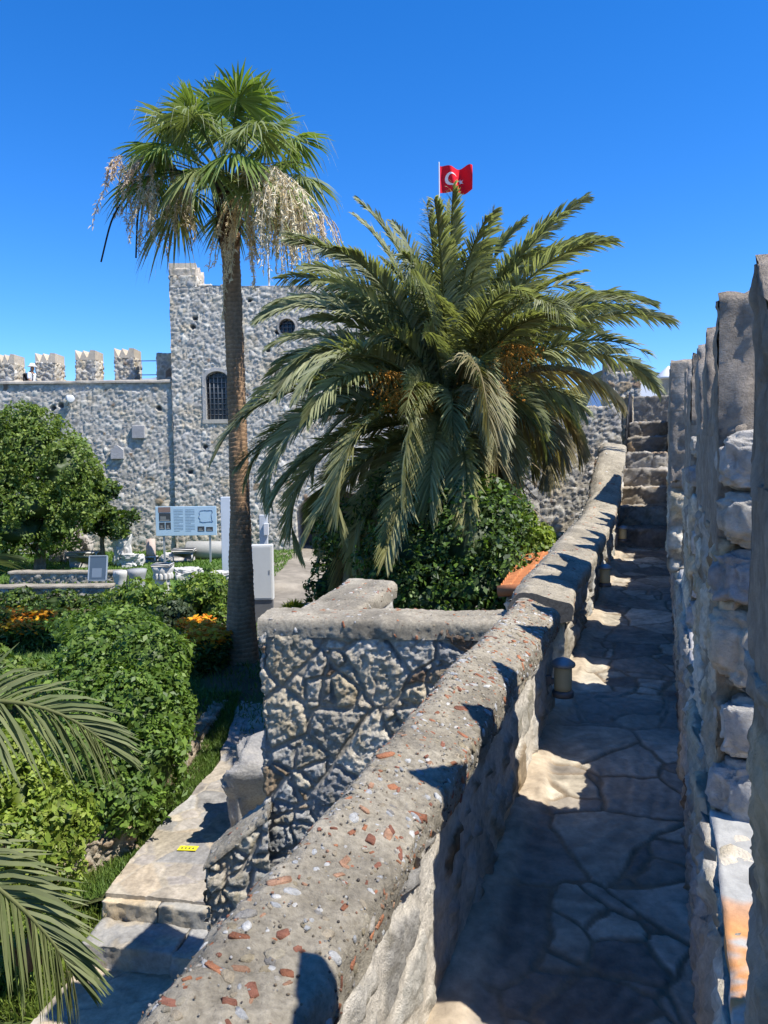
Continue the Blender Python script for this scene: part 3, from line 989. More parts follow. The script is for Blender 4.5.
# sloping cheek wall at its foot
ck = thing('cheek_wall', 'low rubble cheek wall with a sloping coping at the foot of the corner wall', 'wall', loc=(-1.2, 5.2, -1.9))
yb = 5.12
k0, k1 = at(206, 864, yb), at(268, 812, yb)
q8 = [(k0.x, yb, -3.2), (k1.x, yb, -3.2), (k1.x, yb + .30, -3.2), (k0.x, yb + .30, -3.2), (k0.x, yb, k0.z - .02), (k1.x, yb, k1.z - .02), (k1.x, yb + .30, k1.z - .02), (k0.x, yb + .30, k0.z - .02)]
g = stone_geo(box_quads(q8, 'DR'), .012, (k0.x, yb, 0), (1, 0, 0), lambda P: masonry(P, cell=(.17, .17, .14), amp=.040, rough=.018, joint=.03, pal=PALE, mortar=(.30, .29, .28), ochre=.04, sub=.45, seed=231))
part(g, 'wall_body', 'rubble', ck)
coping([((k0.x - .02, yb, k0.z - .03), Vector((0, 1, 0)), .31, 0), ((k1.x, yb, k1.z - .03), Vector((0, 1, 0)), .31, 0)], .014, [(-.03, -.02), (-.04, .015), (.0, .03), (.5, .035), (1, .03), (1.04, .01), (1.03, -.03)], 241, 25, ck, .7)

g = Geo(); bc = at(250, 800, 8.7)
blob(g, (bc.x + .12, 8.7, bc.z - .05), (.36, .35, .50), (.36, .34, .31), 251, .55, 3.2, 4)
tag(g.build('boulder', 'rubble', loc=(bc.x, 8.7, -2.6)), 'pale upright boulder standing against the left edge of the corner wall', 'boulder')

# ------------------------------------------------------------------ lanterns along the parapet
for k, (s, hb, lab) in enumerate(((4.30, .20, 'cylindrical wall lantern at the end of the near parapet, nearest of the three'),
                                  (7.62, .18, 'cylindrical wall lantern halfway along the second parapet'),
                                  (11.1, .14, 'cylindrical wall lantern at the foot of the stairs'))):
    c = W(s, PAR_IN + .085, hb)
    root = thing('wall_lantern', lab, 'lantern', 'lanterns along the walkway', loc=c)
    g = Geo(); lathe(g, c, [(0, -.012), (.058, -.012), (.060, .0), (.060, .016), (.052, .024), (.0, .026)], (.16, .165, .17))
    part(g, 'lantern_base', 'dark_metal', root)
    g = Geo(); lathe(g, c, [(.0, .02), (.047, .02), (.049, .05), (.049, .15), (.047, .165), (0, .166)], (.50, .44, .26))
    part(g, 'lantern_glass', 'paint', root)
    g = Geo(); lathe(g, c, [(.0, .16), (.064, .158), (.068, .166), (.066, .178), (.042, .196), (.014, .206), (0, .207)], (.30, .33, .34))
    part(g, 'lantern_cap', 'dark_metal', root)
    g = Geo(); add_box(g, W(s - .02, PAR_IN + .02, hb + .05), SU * .04, -TV * .10, (0, 0, .05), (.16, .165, .17)); add_box(g, W(s - .012, PAR_IN - .03, hb + .055), SU * .024, TV * .12, (0, 0, .03), (.16, .165, .17))
    part(g, 'wall_bracket', 'dark_metal', root, False)

# ------------------------------------------------------------------ stairs
st = thing('staircase', 'worn stone staircase climbing at the far end of the walkway', 'stairs', loc=W(11.4, -.25, 0))
z0 = SLOPE * 11.42
NST, RISE, TREAD = 7, .272, .50
for k in range(NST):
    s = 11.42 + k * TREAD
    z = z0 + (k + 1) * RISE
    p = wbox(s, 18.0 if k == NST - 1 else s + TREAD + .12, -.60, .07, z0 - .05 if k == 0 else z - RISE - .03, z, True)
    fn = lambda P, k=k: (lambda mc: (mc[0] + .012 * fbm(P, .15, 3, 300 + k), mc[1]))(masonry(P, cell=(.45, .45, .34), amp=.03, rough=.02, joint=.025, pal=[(.22, .205, .19), (.28, .26, .24), (.19, .175, .165), (.33, .31, .285)], mortar=(.18, .165, .15), seed=301 + k * 3, sub=.15))  # stone palette darkened to carry the shade on the stairs
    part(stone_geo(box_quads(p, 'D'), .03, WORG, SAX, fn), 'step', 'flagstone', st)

ir = thing('iron_railing', 'short black iron railing between the stair parapet blocks', 'railing', loc=WZ(14.5, -.57, 1.9))
stz = lambda s: z0 + RISE * min(7, max(0, (s - 11.42) / TREAD + .5))
for k in range(6):
    g = Geo(); s = 13.5 + k * .42
    tube(g, [WZ(s, -.57, stz(s) - .2), WZ(s, -.57, stz(s) + .55)], .013, (.02, .02, .022), 6)
    part(g, 'baluster', 'dark_metal', ir)
g = Geo(); tube(g, [WZ(13.35, -.57, stz(13.35) + .55), WZ(14.7, -.57, stz(14.7) + .55), WZ(15.9, -.57, stz(15.9) + .55)], .015, (.02, .02, .022), 6)
part(g, 'rail', 'dark_metal', ir)

# wall at the head of the stairs, its shade put into dark stone colours
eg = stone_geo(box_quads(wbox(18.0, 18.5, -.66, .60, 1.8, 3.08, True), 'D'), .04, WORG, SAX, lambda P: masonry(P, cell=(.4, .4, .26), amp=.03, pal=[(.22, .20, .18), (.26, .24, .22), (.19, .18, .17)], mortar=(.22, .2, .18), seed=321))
tag(eg.build('stair_head_wall', 'rubble', loc=tuple(WZ(18.0, 0, 1.8))), 'stone wall closing the top of the staircase, shade put into its dark colour', 'wall')

# ------------------------------------------------------------------ cross wall behind the date palm, with one horned merlon
YB = 18.2
xw = thing('cross_wall', 'rubble wall behind the date palm, left of the stairs, topped by one spiky merlon', 'wall', loc=(3.5, YB, -2))
zt = at(600, 406, YB).z
x0, x1 = at(395, 400, YB).x, at(640, 400, YB).x
rub_cross = lambda P: masonry(P, cell=(.34, .34, .21), amp=.035, rough=.03, joint=.025, pal=FARP, mortar=(.36, .34, .31), ochre=.04, seed=331, tilt=.14, sub=.6, wob=.02)
g = stone_geo(box_quads([(x0, YB, -2.4), (x1, YB + .25, -2.4), (x1, YB + .9, -2.4), (x0, YB + .7, -2.4), (x0, YB, zt), (x1, YB + .25, zt), (x1, YB + .9, zt), (x0, YB + .7, zt)], 'D'), .035, (x0, YB, 0), (1, 0, 0), rub_cross)
part(g, 'wall_body', 'rubble', xw)
ma, mb_ = at(607, 404, YB + .2).x, at(641, 404, YB + .2).x
mz = at(620, 372, YB + .2).z; mh = at(620, 360, YB + .2).z
g = stone_geo(box_quads(box8((ma, YB + .22, zt - .03), (mb_ - ma, 0, 0), (0, .45, 0), (0, 0, mz - zt + .03)), 'D'), .03, (ma, YB, 0), (1, 0, 0), rub_cross)
mo = part(g, 'merlon', 'rubble', xw)
g = Geo()
fw = lambda s, t, h: Vector((s, YB + .22 + t, h))
Lm = mb_ - ma
for (a, b, pk) in ((.01, .22, .01), (.40, .62, .5), (.78, .99, .99)):
    V, F = patches(spike_quads(fw, ma + a * Lm, ma + b * Lm, ma + pk * Lm, 0, .42, mz - .02, mh + .04), .04)
    F = F[:, ::-1]
    g.add(V, F, np.array((.34, .28, .21)) * (1 + .2 * fbm(V, .1, 3, 5))[:, None])
part(g, 'horn_stone', 'rubble', mo, False)

# ================================================================== tower and rampart
FA = Vector((-8.40, 31.0, 0)); FANG = rad(1)
FD = Vector((math.cos(FANG), math.sin(FANG), 0)); FN = Vector((FD.y, -FD.x, 0))       # along, outwards (to the camera)


def fac(px, py):
    """(a, z) on the facade plane"""
    r = Vector(ray(px, py)); o = Vector((0, 0, CAM_H))
    k = (FA - o).dot(FN) / r.dot(FN)
    p = o + r * k
    return (p - FA).dot(FD), p.z


def fp3(a, d, z):
    p = FA + FD * a - FN * d
    return Vector((p.x, p.y, z))


def fquads(a0, a1, d0, d1, z0_, z1, skip='D'):
    b = [fp3(a0, d0, z0_), fp3(a1, d0, z0_), fp3(a1, d1, z0_), fp3(a0, d1, z0_)]
    t = [fp3(a0, d0, z1), fp3(a1, d0, z1), fp3(a1, d1, z1), fp3(a0, d1, z1)]
    return box_quads([list(p) for p in b + t], skip)


FORG = (FA.x, FA.y, 0); FAX = (FD.x, FD.y)
aw0, zw0 = fac(206, 420); aw1, zw1 = fac(229, 371)
ar, zr = fac(287, 327); rr = .34
ad0, zd1 = fac(296, 492); ad1, _ = fac(372, 492)
HOLES = [fac(195, 318), fac(193, 327), fac(277, 332), fac(158, 408), fac(268, 350), fac(330, 335), fac(250, 300), fac(205, 447), fac(190, 472)]


def tower_fn(P):
    H, C = masonry(P, cell=(.40, .40, .20), amp=.046, rough=.026, joint=.022, pal=FARP, mortar=(.43, .41, .38), ochre=.02, sub=.6, seed=401, tilt=.10, wob=.03, crisp=.016, round_=.2, fill=.6)
    a, z = P[:, 0], P[:, 2]
    front = P[:, 1] < .05
    cx = (aw0 + aw1) / 2; hw = (aw1 - aw0) / 2
    win = (np.abs(a - cx) < hw) & (z > zw0) & ((z < zw1 - hw * .7) | (((a - cx) / hw) ** 2 + ((z - (zw1 - hw * .7)) / (hw * .7)) ** 2 < 1))
    rnd = (a - ar) ** 2 + (z - zr) ** 2 < rr ** 2
    dcx = (ad0 + ad1) / 2; dhw = (ad1 - ad0) / 2
    door = (np.abs(a - dcx) < dhw) & ((z < zd1 - 1) | (((a - dcx) / dhw) ** 2 + ((z - (zd1 - 1)) / 1.0) ** 2 < 1))
    H = np.where(win & front, -.38, H)
    H = np.where(rnd & front, -.32, H)
    H = np.where(door & front, -2.4, H)
    C = np.where((door & front)[:, None], np.array((.10, .095, .09)), C)  # inner shade of the doorway put into the stone colour
    for (ha, hz) in HOLES:
        m = (np.hypot(a - ha, (z - hz)) < .085) & front
        H = np.where(m, -.25, H); C = np.where(m[:, None], .16, C)
    return H, C


ZT = fac(240, 286)[1]
tw = thing('castle_tower', 'large square rubble stone tower with arched grille window behind the tall palm', 'tower', loc=fp3(4.6, 4, -2))
g = Geo()
stone_geo(fquads(0, 9.3, 0, 8, -2.4, ZT, 'DBRLT'), .046, FORG, FAX, tower_fn, g=g)
stone_geo(fquads(0, 9.3, 0, 8, -2.4, ZT, 'DF'), .22, FORG, FAX, tower_fn, g=g)
part(g, 'tower_walls', 'rubble_far', tw)
# corner merlon with a lit return and stepped horns
ma1, mzt = fac(196, 268)
g = Geo()
mer_fn = lambda P: masonry(P, cell=(.38, .38, .22), amp=.05, rough=.025, pal=PALE, mortar=(.4, .36, .3), seed=421)
ash_fn = lambda P: ashlar(P, (.46, .39, .30), .02, 431)
stone_geo(fquads(0, ma1, 0, 1.5, ZT - .03, mzt - .28), .07, FORG, FAX, mer_fn, g=g)
stone_geo(fquads(0, ma1, 0, 1.5, mzt - .29, mzt), .07, FORG, FAX, ash_fn, g=g)
mo = part(g, 'merlon', 'rubble_far', tw)
g = Geo()
ff = lambda s, t, h: fp3(t, s, h)
for (s0, s1, pk) in ((0, .38, .02), (.55, .95, .75), (1.12, 1.5, 1.48)):
    V, F = patches(spike_quads(ff, s0, s1, pk, 0, ma1, mzt - .02, mzt + .2), .1)
    g.add(V, F, np.array((.46, .39, .30)) * (1 + .15 * fbm(V, .2, 2, 3))[:, None])
part(g, 'horn_stone', 'rubble_far', mo, False)
for (a0_, a1_, hgt) in ((ma1 + .02, ma1 + .55, .10), (ma1 + .9, ma1 + 1.3, .06)):
    part(stone_geo(fquads(a0_, a1_, .05, .6, ZT - .02, ZT + hgt), .07, FORG, FAX, mer_fn), 'wall_top_stone', 'rubble_far', tw)

def arch_pts(cx, hw, zb, zs, rise, n=14):
    """outline up the left jamb, over the arch, down the right"""
    p = [(cx - hw, zb), (cx - hw, zs)]
    p += [(cx - hw * math.cos(t), zs + rise * math.sin(t)) for t in np.linspace(0, math.pi, n)][1:-1]
    return p + [(cx + hw, zs), (cx + hw, zb)]


def surround(cx, hw, zb, zs, rise, wd, proud, deep, c, seed):
    g = Geo()
    A = arch_pts(cx, hw, zb, zs, rise); B = arch_pts(cx, hw + wd, zb, zs, rise + wd)
    n = len(A)
    V = []
    for (p, q) in zip(A, B):
        V += [list(fp3(p[0], deep, p[1])), list(fp3(p[0], -proud, p[1])), list(fp3(q[0], -proud, q[1])), list(fp3(q[0], deep * .3, q[1]))]
    F = []
    for k in range(n - 1):
        a, b = 4 * k, 4 * (k + 1)
        for j in range(3):
            F.append((a + j, a + j + 1, b + j + 1, b + j))
    V = np.array(V)
    return g.add(V, np.array(F), np.array(c) * (1 + .18 * fbm(V, .25, 3, seed))[:, None])


cx, hw = (aw0 + aw1) / 2, (aw1 - aw0) / 2
zs_ = zw1 - hw * .7
win = part(surround(cx, hw - .02, zw0, zs_, hw * .7, .13, .03, .34, (.36, .345, .32), 441), 'window', 'rubble_far', tw, False)
g = Geo(); add_box(g, fp3(cx - hw - .13, .33, zw0 - .14), FD * (2 * hw + .26), FN * .37, (0, 0, .16), (.42, .38, .31))
part(g, 'window_sill', 'rubble_far', win, False)
g = Geo(); add_box(g, fp3(cx - hw - .02, .372, zw0), FD * (2 * hw + .04), -FN * -.012, (0, 0, zw1 - zw0 + .02), (.015, .018, .024))
part(g, 'pane', 'glass_dark', win, False)
g = Geo()
for k in range(1, 6):
    a = aw0 + (aw1 - aw0) * k / 6
    tube(g, [fp3(a, .12, zw0), fp3(a, .12, zw1 - .07 * abs(k - 3) ** 1.4)], .017, (.16, .17, .18), 6)
for k in range(1, 9):
    z = zw0 + (zw1 - zw0) * k / 9
    sh = hw if z < zs_ else hw * math.sqrt(max(0, 1 - ((z - zs_) / (hw * .7)) ** 2))
    tube(g, [fp3(cx - sh, .135, z), fp3(cx + sh, .135, z)], .015, (.16, .17, .18), 6)
part(g, 'grille', 'dark_metal', win)
# round window
g = Geo()
an = np.linspace(0, 2 * math.pi, 25)
V = []
for t in an:
    for (r_, d) in ((rr - .01, .3), (rr - .01, -.06), (rr + .06, -.05), (rr + .07, .1)):
        V.append(list(fp3(ar + r_ * math.cos(t), d, zr + r_ * math.sin(t))))
F = [(4 * k + j, 4 * k + j + 1, 4 * k + 5 + j, 4 * k + 4 + j) for k in range(24) for j in range(3)]
V = np.array(V)
g.add(V, np.array(F)[:, ::-1], np.array((.36, .33, .29)) * (1 + .2 * fbm(V, .2, 3, 9))[:, None])
rw = part(g, 'round_window', 'rubble_far', tw, False)
g = Geo()
V = [list(fp3(ar, .31, zr))] + [list(fp3(ar + rr * math.cos(t), .31, zr + rr * math.sin(t))) for t in an]
V2 = [list(fp3(ar, .33, zr))] + [list(fp3(ar + rr * math.cos(t), .33, zr + rr * math.sin(t))) for t in an]
F = np.array([(0, k, k + 1) for k in range(1, 25)])
g.add(np.array(V), F, (.015, .018, .024)); g.add(np.array(V2), F[:, ::-1], (.015, .018, .024))
part(g, 'pane', 'glass_dark', rw, False)
g = Geo()
for k in (-1, 0, 1):
    l = math.sqrt(rr ** 2 - (.17 * k) ** 2)
    tube(g, [fp3(ar + .17 * k, .14, zr - l), fp3(ar + .17 * k, .14, zr + l)], .016, (.13, .13, .14), 6)
    tube(g, [fp3(ar - l, .155, zr + .17 * k), fp3(ar + l, .155, zr + .17 * k)], .016, (.13, .13, .14), 6)
part(g, 'grille', 'dark_metal', rw)

# rampart to the left: front wall, wall walk behind, outer wall with merlons
ZR = fac(120, 381)[1]
ra = thing('rampart_wall', 'long rubble rampart left of the tower with a row of swallow-tail merlons', 'wall', loc=fp3(-8, .6, -2))
def ramp_fn(P):
    H, C = masonry(P, cell=(.40, .40, .19), amp=.046, rough=.026, joint=.022, pal=FARP, mortar=(.43, .41, .38), ochre=.02, sub=.6, seed=451, tilt=.10, wob=.03, crisp=.016, round_=.2, fill=.6)
    for (ha, hz) in HOLES + [fac(52, 408), fac(60, 405)]:
        m = (np.hypot(P[:, 0] - ha, (P[:, 2] - hz)) < .10) & (P[:, 1] < .3)
        H = np.where(m, -.25, H); C = np.where(m[:, None], .16, C)
    return H, C
g = Geo()
stone_geo(fquads(-13, -.02, .12, .62, -2.4, ZR - .06, 'DBRLT'), .05, FORG, FAX, ramp_fn, g=g)
stone_geo(fquads(-13, -.02, .12, .62, -2.4, ZR - .06, 'DFR'), .2, FORG, FAX, ramp_fn, g=g)
stone_geo(fquads(-13, -.02, .62, 2.0, 3.2, ZR - .92), .3, FORG, FAX, ramp_fn, g=g)
part(g, 'wall_body', 'rubble_far', ra)
g = Geo()
stone_geo(fquads(-13, -.03, .04, .68, ZR - .07, ZR + .04), .06, FORG, FAX, lambda P: (.02 * fbm(P, .3, 3, 5), np.array((.42, .37, .30)) * (1 + .2 * fbm(P, .3, 3, 6))[:, None]), g=g)
part(g, 'wall_coping', 'rubble_far', ra)
MD0, MD1 = 2.0, 2.65
g = stone_geo(fquads(-13, -.02, MD0, MD1, -2.4, ZR + .03), .2, FORG, FAX, ramp_fn)
part(g, 'outer_wall', 'rubble_far', ra)


def facd(px, py, d):
    r = Vector(ray(px, py)); o = Vector((0, 0, CAM_H)); A = FA - FN * d
    k = (A - o).dot(FN) / r.dot(FN); p = o + r * k
    return (p - A).dot(FD), p.z


for k, (xa, xb, yt) in enumerate(((-38, -22, 354), (-2, 14, 354), (35, 55, 353), (75, 95, 350), (114, 134, 348))):
    a0_, z1_ = facd(xa, yt, MD0); a1_, _ = facd(xb, yt, MD0)
    g = Geo()
    hz = z1_ - .42
    rf = lambda P, k=k: masonry(P, cell=(.42, .42, .19), amp=.07, rough=.03, joint=.03, pal=PALE, mortar=(.46, .40, .33), ochre=.06, seed=461 + k)
    stone_geo(fquads(a0_, a1_, MD0, MD0 + 1.0, ZR - .05, hz + .02), .05, FORG, FAX, rf, g=g)
    mo = part(g, 'merlon', 'rubble_far', ra)
    # swallow-tail head: three peaks, valleys cut towards the wall walk
    L = a1_ - a0_
    xs = [0, .0, .27, .52, .73, 1.0, 1.0]
    xs = [0., .22, .40, .60, .76, 1.0]
    hf = [.42, .02, .40, .06, .42, .40]
    hb_ = [.42, .40, .41, .40, .42, .40]
    V = []
    for x, h1_, h2_ in zip(xs, hf, hb_):
        V += [list(fp3(a0_ + x * L, MD0 - .01, hz)), list(fp3(a0_ + x * L, MD0 - .01, hz + max(h1_, .03))), list(fp3(a0_ + x * L, MD0 + 1.0, hz + h2_)), list(fp3(a0_ + x * L, MD0 + 1.0, hz))]
    V = np.array(V); F = []
    n = len(xs)
    for j in range(n - 1):
        a, b = 4 * j, 4 * j + 4
        F += [(a, b, b + 1, a + 1), (a + 1, b + 1, b + 2, a + 2), (a + 2, b + 2, b + 3, a + 3)]
    F += [(0, 1, 2, 3), (4 * n - 1, 4 * n - 2, 4 * n - 3, 4 * n - 4)]
    g = Geo().add(V, np.array(F), np.array((.50, .43, .33)) * (1 + .15 * fbm(V, .3, 2, k))[:, None])
    part(g, 'swallowtail_head', 'rubble_far', mo, False)
a0_, z1_ = facd(156, 353, .9); a1_, _ = facd(176, 353, .9)
g = stone_geo(fquads(a0_, 0.0, .9, 1.5, ZR - .9, z1_), .06, FORG, FAX, lambda P: masonry(P, cell=(.4, .4, .3), amp=.03, joint=.05, pal=GREY, seed=471))
part(g, 'merlon', 'rubble_far', ra)
g = Geo()
for (px, py, w_, h_, sh) in ((138, 432, .52, .52, 0), (117, 453, .5, .46, 1)):
    a, z = fac(px, py)
    if sh == 0:
        add_box(g, fp3(a - w_ / 2, .13, z - h_ / 2), FD * w_, FN * .14, (0, 0, h_), (.33, .32, .31), .02)
    else:
        for yy in (0.,):
            P5 = [(-w_ / 2, -h_ / 2), (w_ / 2, -h_ / 2), (w_ / 2, h_ * .25), (0, h_ * .7), (-w_ / 2, h_ * .25)]
            V = [list(fp3(a + x, -.02, z + y)) for x, y in P5] + [list(fp3(a + x, .13, z + y)) for x, y in P5]
            V = np.array(V)
            g.add(V, [np.array([(0, 1, 2, 4)]), np.array([(4, 2, 3)]), np.array([(k, k + 5, (k + 1) % 5 + 5, (k + 1) % 5) for k in range(5)])], (.37, .36, .35))
part(g, 'stone_plaque', 'rubble_far', ra, False)

# thin rails between the last merlon and the tower
rl = thing('guard_rail', 'two thin metal rails between the merlons beside the tower', 'railing', loc=fp3(-1, 1.9, ZR))
for yy in (361, 375):
    g = Geo(); a0_, z = facd(134, yy, 1.9); a1_, _ = facd(172, yy, 1.9)
    tube(g, [fp3(a0_, 1.9, z), fp3(a1_ + .3, 1.9, z)], .02, (.25, .26, .27), 6)
    part(g, 'rail', 'metal', rl)

# floodlight on the rampart
a, z = fac(72, 399)
fl = thing('floodlight', 'white floodlight bracketed high on the rampart wall', 'lamp', loc=fp3(a, -.1, z))
g = Geo(); d = (FN * .8 + FD * .45 + Vector((0, 0, -.12))).normalized()
c = fp3(a, -.25, z)
tube(g, [c - d * .32, c + d * .28, c + d * .29], [.13, .15, .12], (.75, .74, .70), 14)
part(g, 'lamp_body', 'paint', fl)
g = Geo(); tube(g, [fp3(a - .1, .1, z - .28), fp3(a - .1, -.22, z - .26), c], .03, (.4, .4, .38), 6)
part(g, 'lamp_bracket', 'metal', fl)

# ------------------------------------------------------------------ visitor on the rampart
def skin_body(name, verts, edges, radii, parent, mat, color, sub=2):
    me = bpy.data.meshes.new(name); me.from_pydata([tuple(v) for v in verts], edges, []); me.update()
    o = bpy.data.objects.new(name, me); COL.objects.link(o)
    md = o.modifiers.new('skin', 'SKIN'); md.use_smooth_shade = True
    for i_, r_ in enumerate(radii):
        me.skin_vertices[0].data[i_].radius = (r_, r_) if not isinstance(r_, tuple) else r_
    me.skin_vertices[0].data[0].use_root = True
    s_ = o.modifiers.new('sub', 'SUBSURF'); s_.levels = sub; s_.render_levels = sub
    bpy.context.view_layer.update()
    dg = bpy.context.evaluated_depsgraph_get()
    nm = bpy.data.meshes.new_from_object(o.evaluated_get(dg))
    o.modifiers.clear(); o.data = nm; nm.name = name
    a_ = nm.attributes.new('Col', 'FLOAT_COLOR', 'POINT')
    n_ = len(nm.vertices)
    a_.data.foreach_set('color', np.tile(np.array((*color, 1), np.float32), n_))
    nm.materials.clear(); nm.materials.append(MATS[mat])
    for p_ in nm.polygons: p_.use_smooth = True
    if parent is not None: o.parent = parent
    return o


ap, zp_ = facd(32, 386, 1.3)
pz = ZR - .92
pp = fp3(ap, 1.3, pz)
pe = thing('person', 'person in white shirt and white sun hat walking on the rampart between merlons', 'person', loc=pp)
pe.rotation_euler = (0, 0, rad(-100))
PV = [(0, 0, .92), (0, 0, 1.08), (0, .01, 1.28), (0, .01, 1.42), (0, .02, 1.50), (0, .05, 1.60), (0, .055, 1.70),
      (-.17, 0, 1.40), (-.23, -.04, 1.15), (-.22, .12, .97), (-.21, .18, .91), (.17, 0, 1.40), (.23, .02, 1.14), (.21, .18, 1.02), (.20, .25, 1.0),
      (-.09, 0, .86), (-.10, .12, .48), (-.10, .05, .09), (-.10, .20, .035), (.09, 0, .86), (.10, -.06, .48), (.10, -.22, .12), (.10, -.10, .035)]
PE = [(0, 1), (1, 2), (2, 3), (3, 4), (4, 5), (5, 6), (3, 7), (7, 8), (8, 9), (9, 10), (3, 11), (11, 12), (12, 13), (13, 14), (0, 15), (15, 16), (16, 17), (17, 18), (0, 19), (19, 20), (20, 21), (21, 22)]
PR = [(.15, .11), (.13, .10), (.16, .12), (.12, .09), .055, .095, .08, .06, .045, .037, .03, .06, .045, .037, .03, .085, .06, .045, .035, .085, .06, .045, .035]
body = skin_body('body', PV, PE, PR, pe, 'skin', (.30, .17, .11))
shirt = skin_body('shirt', [PV[i] for i in (0, 1, 2, 3, 7, 8, 11, 12)], [(0, 1), (1, 2), (2, 3), (3, 4), (4, 5), (3, 6), (6, 7)], [(.18, .14), (.165, .135), (.19, .15), (.13, .10), .08, .065, .08, .065], pe, 'cloth', (.72, .72, .71))
trs = skin_body('trousers', [PV[i] for i in (0, 15, 16, 17, 19, 20, 21)], [(0, 1), (1, 2), (2, 3), (0, 4), (4, 5), (5, 6)], [(.17, .13), .105, .08, .06, .105, .08, .06], pe, 'cloth', (.30, .30, .32))
g = Geo(); lathe(g, (0, .05, 1.70), [(.19, -.01), (.185, .012), (.115, .025), (.108, .10), (.07, .13), (0, .135)], (.78, .77, .73), 20); lathe(g, (0, .05, 1.70), [(0, .02), (.11, .02), (.19, -.012)], (.78, .77, .73), 20)
g.build('sun_hat', 'cloth', pe)
bgp = pe.matrix_basis @ Vector((0, 0, 0))
rotz = Matrix.Rotation(rad(-100), 3, 'Z')
bp_ = pp + rotz @ Vector((.1, -.17, 1.22))
bgb = thing('backpack', 'small dark backpack on the back of the rampart visitor', 'bag', loc=bp_)
g = Geo(); add_box(g, bp_ + Vector((-.11, -.13, -.19)), (.2, 0, 0), (0, .26, 0), (0, 0, .38), (.03, .03, .035), .05)
part(g, 'bag_body', 'cloth', bgb)
g = Geo(); tube(g, [pp + rotz @ Vector(q_) for q_ in ((.12, -.14, 1.36), (.13, .02, 1.49), (.12, .16, 1.32), (.14, .14, 1.12), (.15, -.08, 1.02))], .022, (.03, .03, .035), 6)
part(g, 'strap', 'cloth', bgb)

# ------------------------------------------------------------------ flag and mast on the tower
fY = 42.0
f0 = at(439, 165, fY)
fl = thing('flagpole', 'white flagpole flying a red flag behind the date palm', 'flagpole', loc=(f0.x, fY, -2.5))
g = Geo(); tube(g, [(f0.x, fY, -2.5), (f0.x, fY, f0.z + .1), (f0.x, fY, f0.z + .16)], [.06, .03, .015], (.6, .62, .64), 10)
part(g, 'pole', 'paint', fl)
fw_, fh_ = 1.70, 1.40
nu, nv = 34, 22
U_, V_ = np.meshgrid(np.linspace(0, 1, nu + 1), np.linspace(0, 1, nv + 1))
def flag_pt(u, v):
    u = np.asarray(u, float); v = np.asarray(v, float)
    return np.stack([f0.x + .05 + fw_ * u, fY + .30 * np.sin(u * 10 + v * 1.8) * u ** .5, f0.z - .06 - fh_ * (1 - v) * (1 - .12 * u) - .16 * u * u + .13 * np.sin(u * 7 + .5 + v * .8) * u], -1)
P = flag_pt(U_.ravel(), V_.ravel())
i = np.arange(nv)[:, None] * (nu + 1) + np.arange(nu)[None, :]
F = np.stack([i, i + 1, i + nu + 2, i + nu + 1], -1).reshape(-1, 4)
back = P.copy(); back[:, 1] += .012
g = Geo().add(P, F, (.62, .015, .03)); g.add(back, F[:, ::-1], (.62, .015, .03))
fo = part(g, 'flag', 'cloth', fl)
g = Geo()
cu, cv, asp = .36, .5, fh_ / fw_
n = 30
outer = [(cu + .25 * asp * math.cos(t), cv + .25 * math.sin(t)) for t in np.linspace(.66, 2 * math.pi - .66, n)]
inner = [(cu + .0625 * asp + .2 * asp * math.cos(t), cv + .2 * math.sin(t)) for t in np.linspace(.88, 2 * math.pi - .88, n)]
A = flag_pt([p[0] for p in outer], [p[1] for p in outer]); B = flag_pt([p[0] for p in inner], [p[1] for p in inner])
A[:, 1] -= .012; B[:, 1] -= .012
k = np.arange(n - 1)
g.add(np.concatenate([A, B]), np.stack([k, k + 1, k + 1 + n, k + n], 1), (.8, .8, .8))
sp = []
for j in range(10):
    t = math.pi + j * math.pi / 5; r_ = .125 if j % 2 == 0 else .048
    sp.append((cu + .36 * asp * 1.0 + r_ * asp * math.cos(t), cv + r_ * math.sin(t)))
S = flag_pt([cu + .36 * asp] + [p[0] for p in sp], [cv] + [p[1] for p in sp]); S[:, 1] -= .012
g.add(S, np.array([(0, 1 + j, 1 + (j + 1) % 10) for j in range(10)]), (.8, .8, .8))
part(g, 'crescent_and_star', 'cloth', fo, False)

an0 = at(269, 282, 33.5)
g = Geo(); tube(g, [(an0.x, 33.5, ZT - .5), (an0.x, 33.5, ZT + 1.2), at(267, 238, 33.5)], [.05, .04, .02], (.7, .7, .7), 8)
mst = thing('mast', 'thin pale mast on the tower roof beside the tall palm', 'mast', loc=(an0.x, 33.5, ZT))
part(g, 'mast_pole', 'paint', mst)
g = Geo(); lathe(g, at(267, 238, 33.5), [(0, -.05), (.07, -.04), (.08, .0), (.05, .05), (0, .06)], (.7, .7, .7), 10)
part(g, 'mast_head', 'paint', mst)

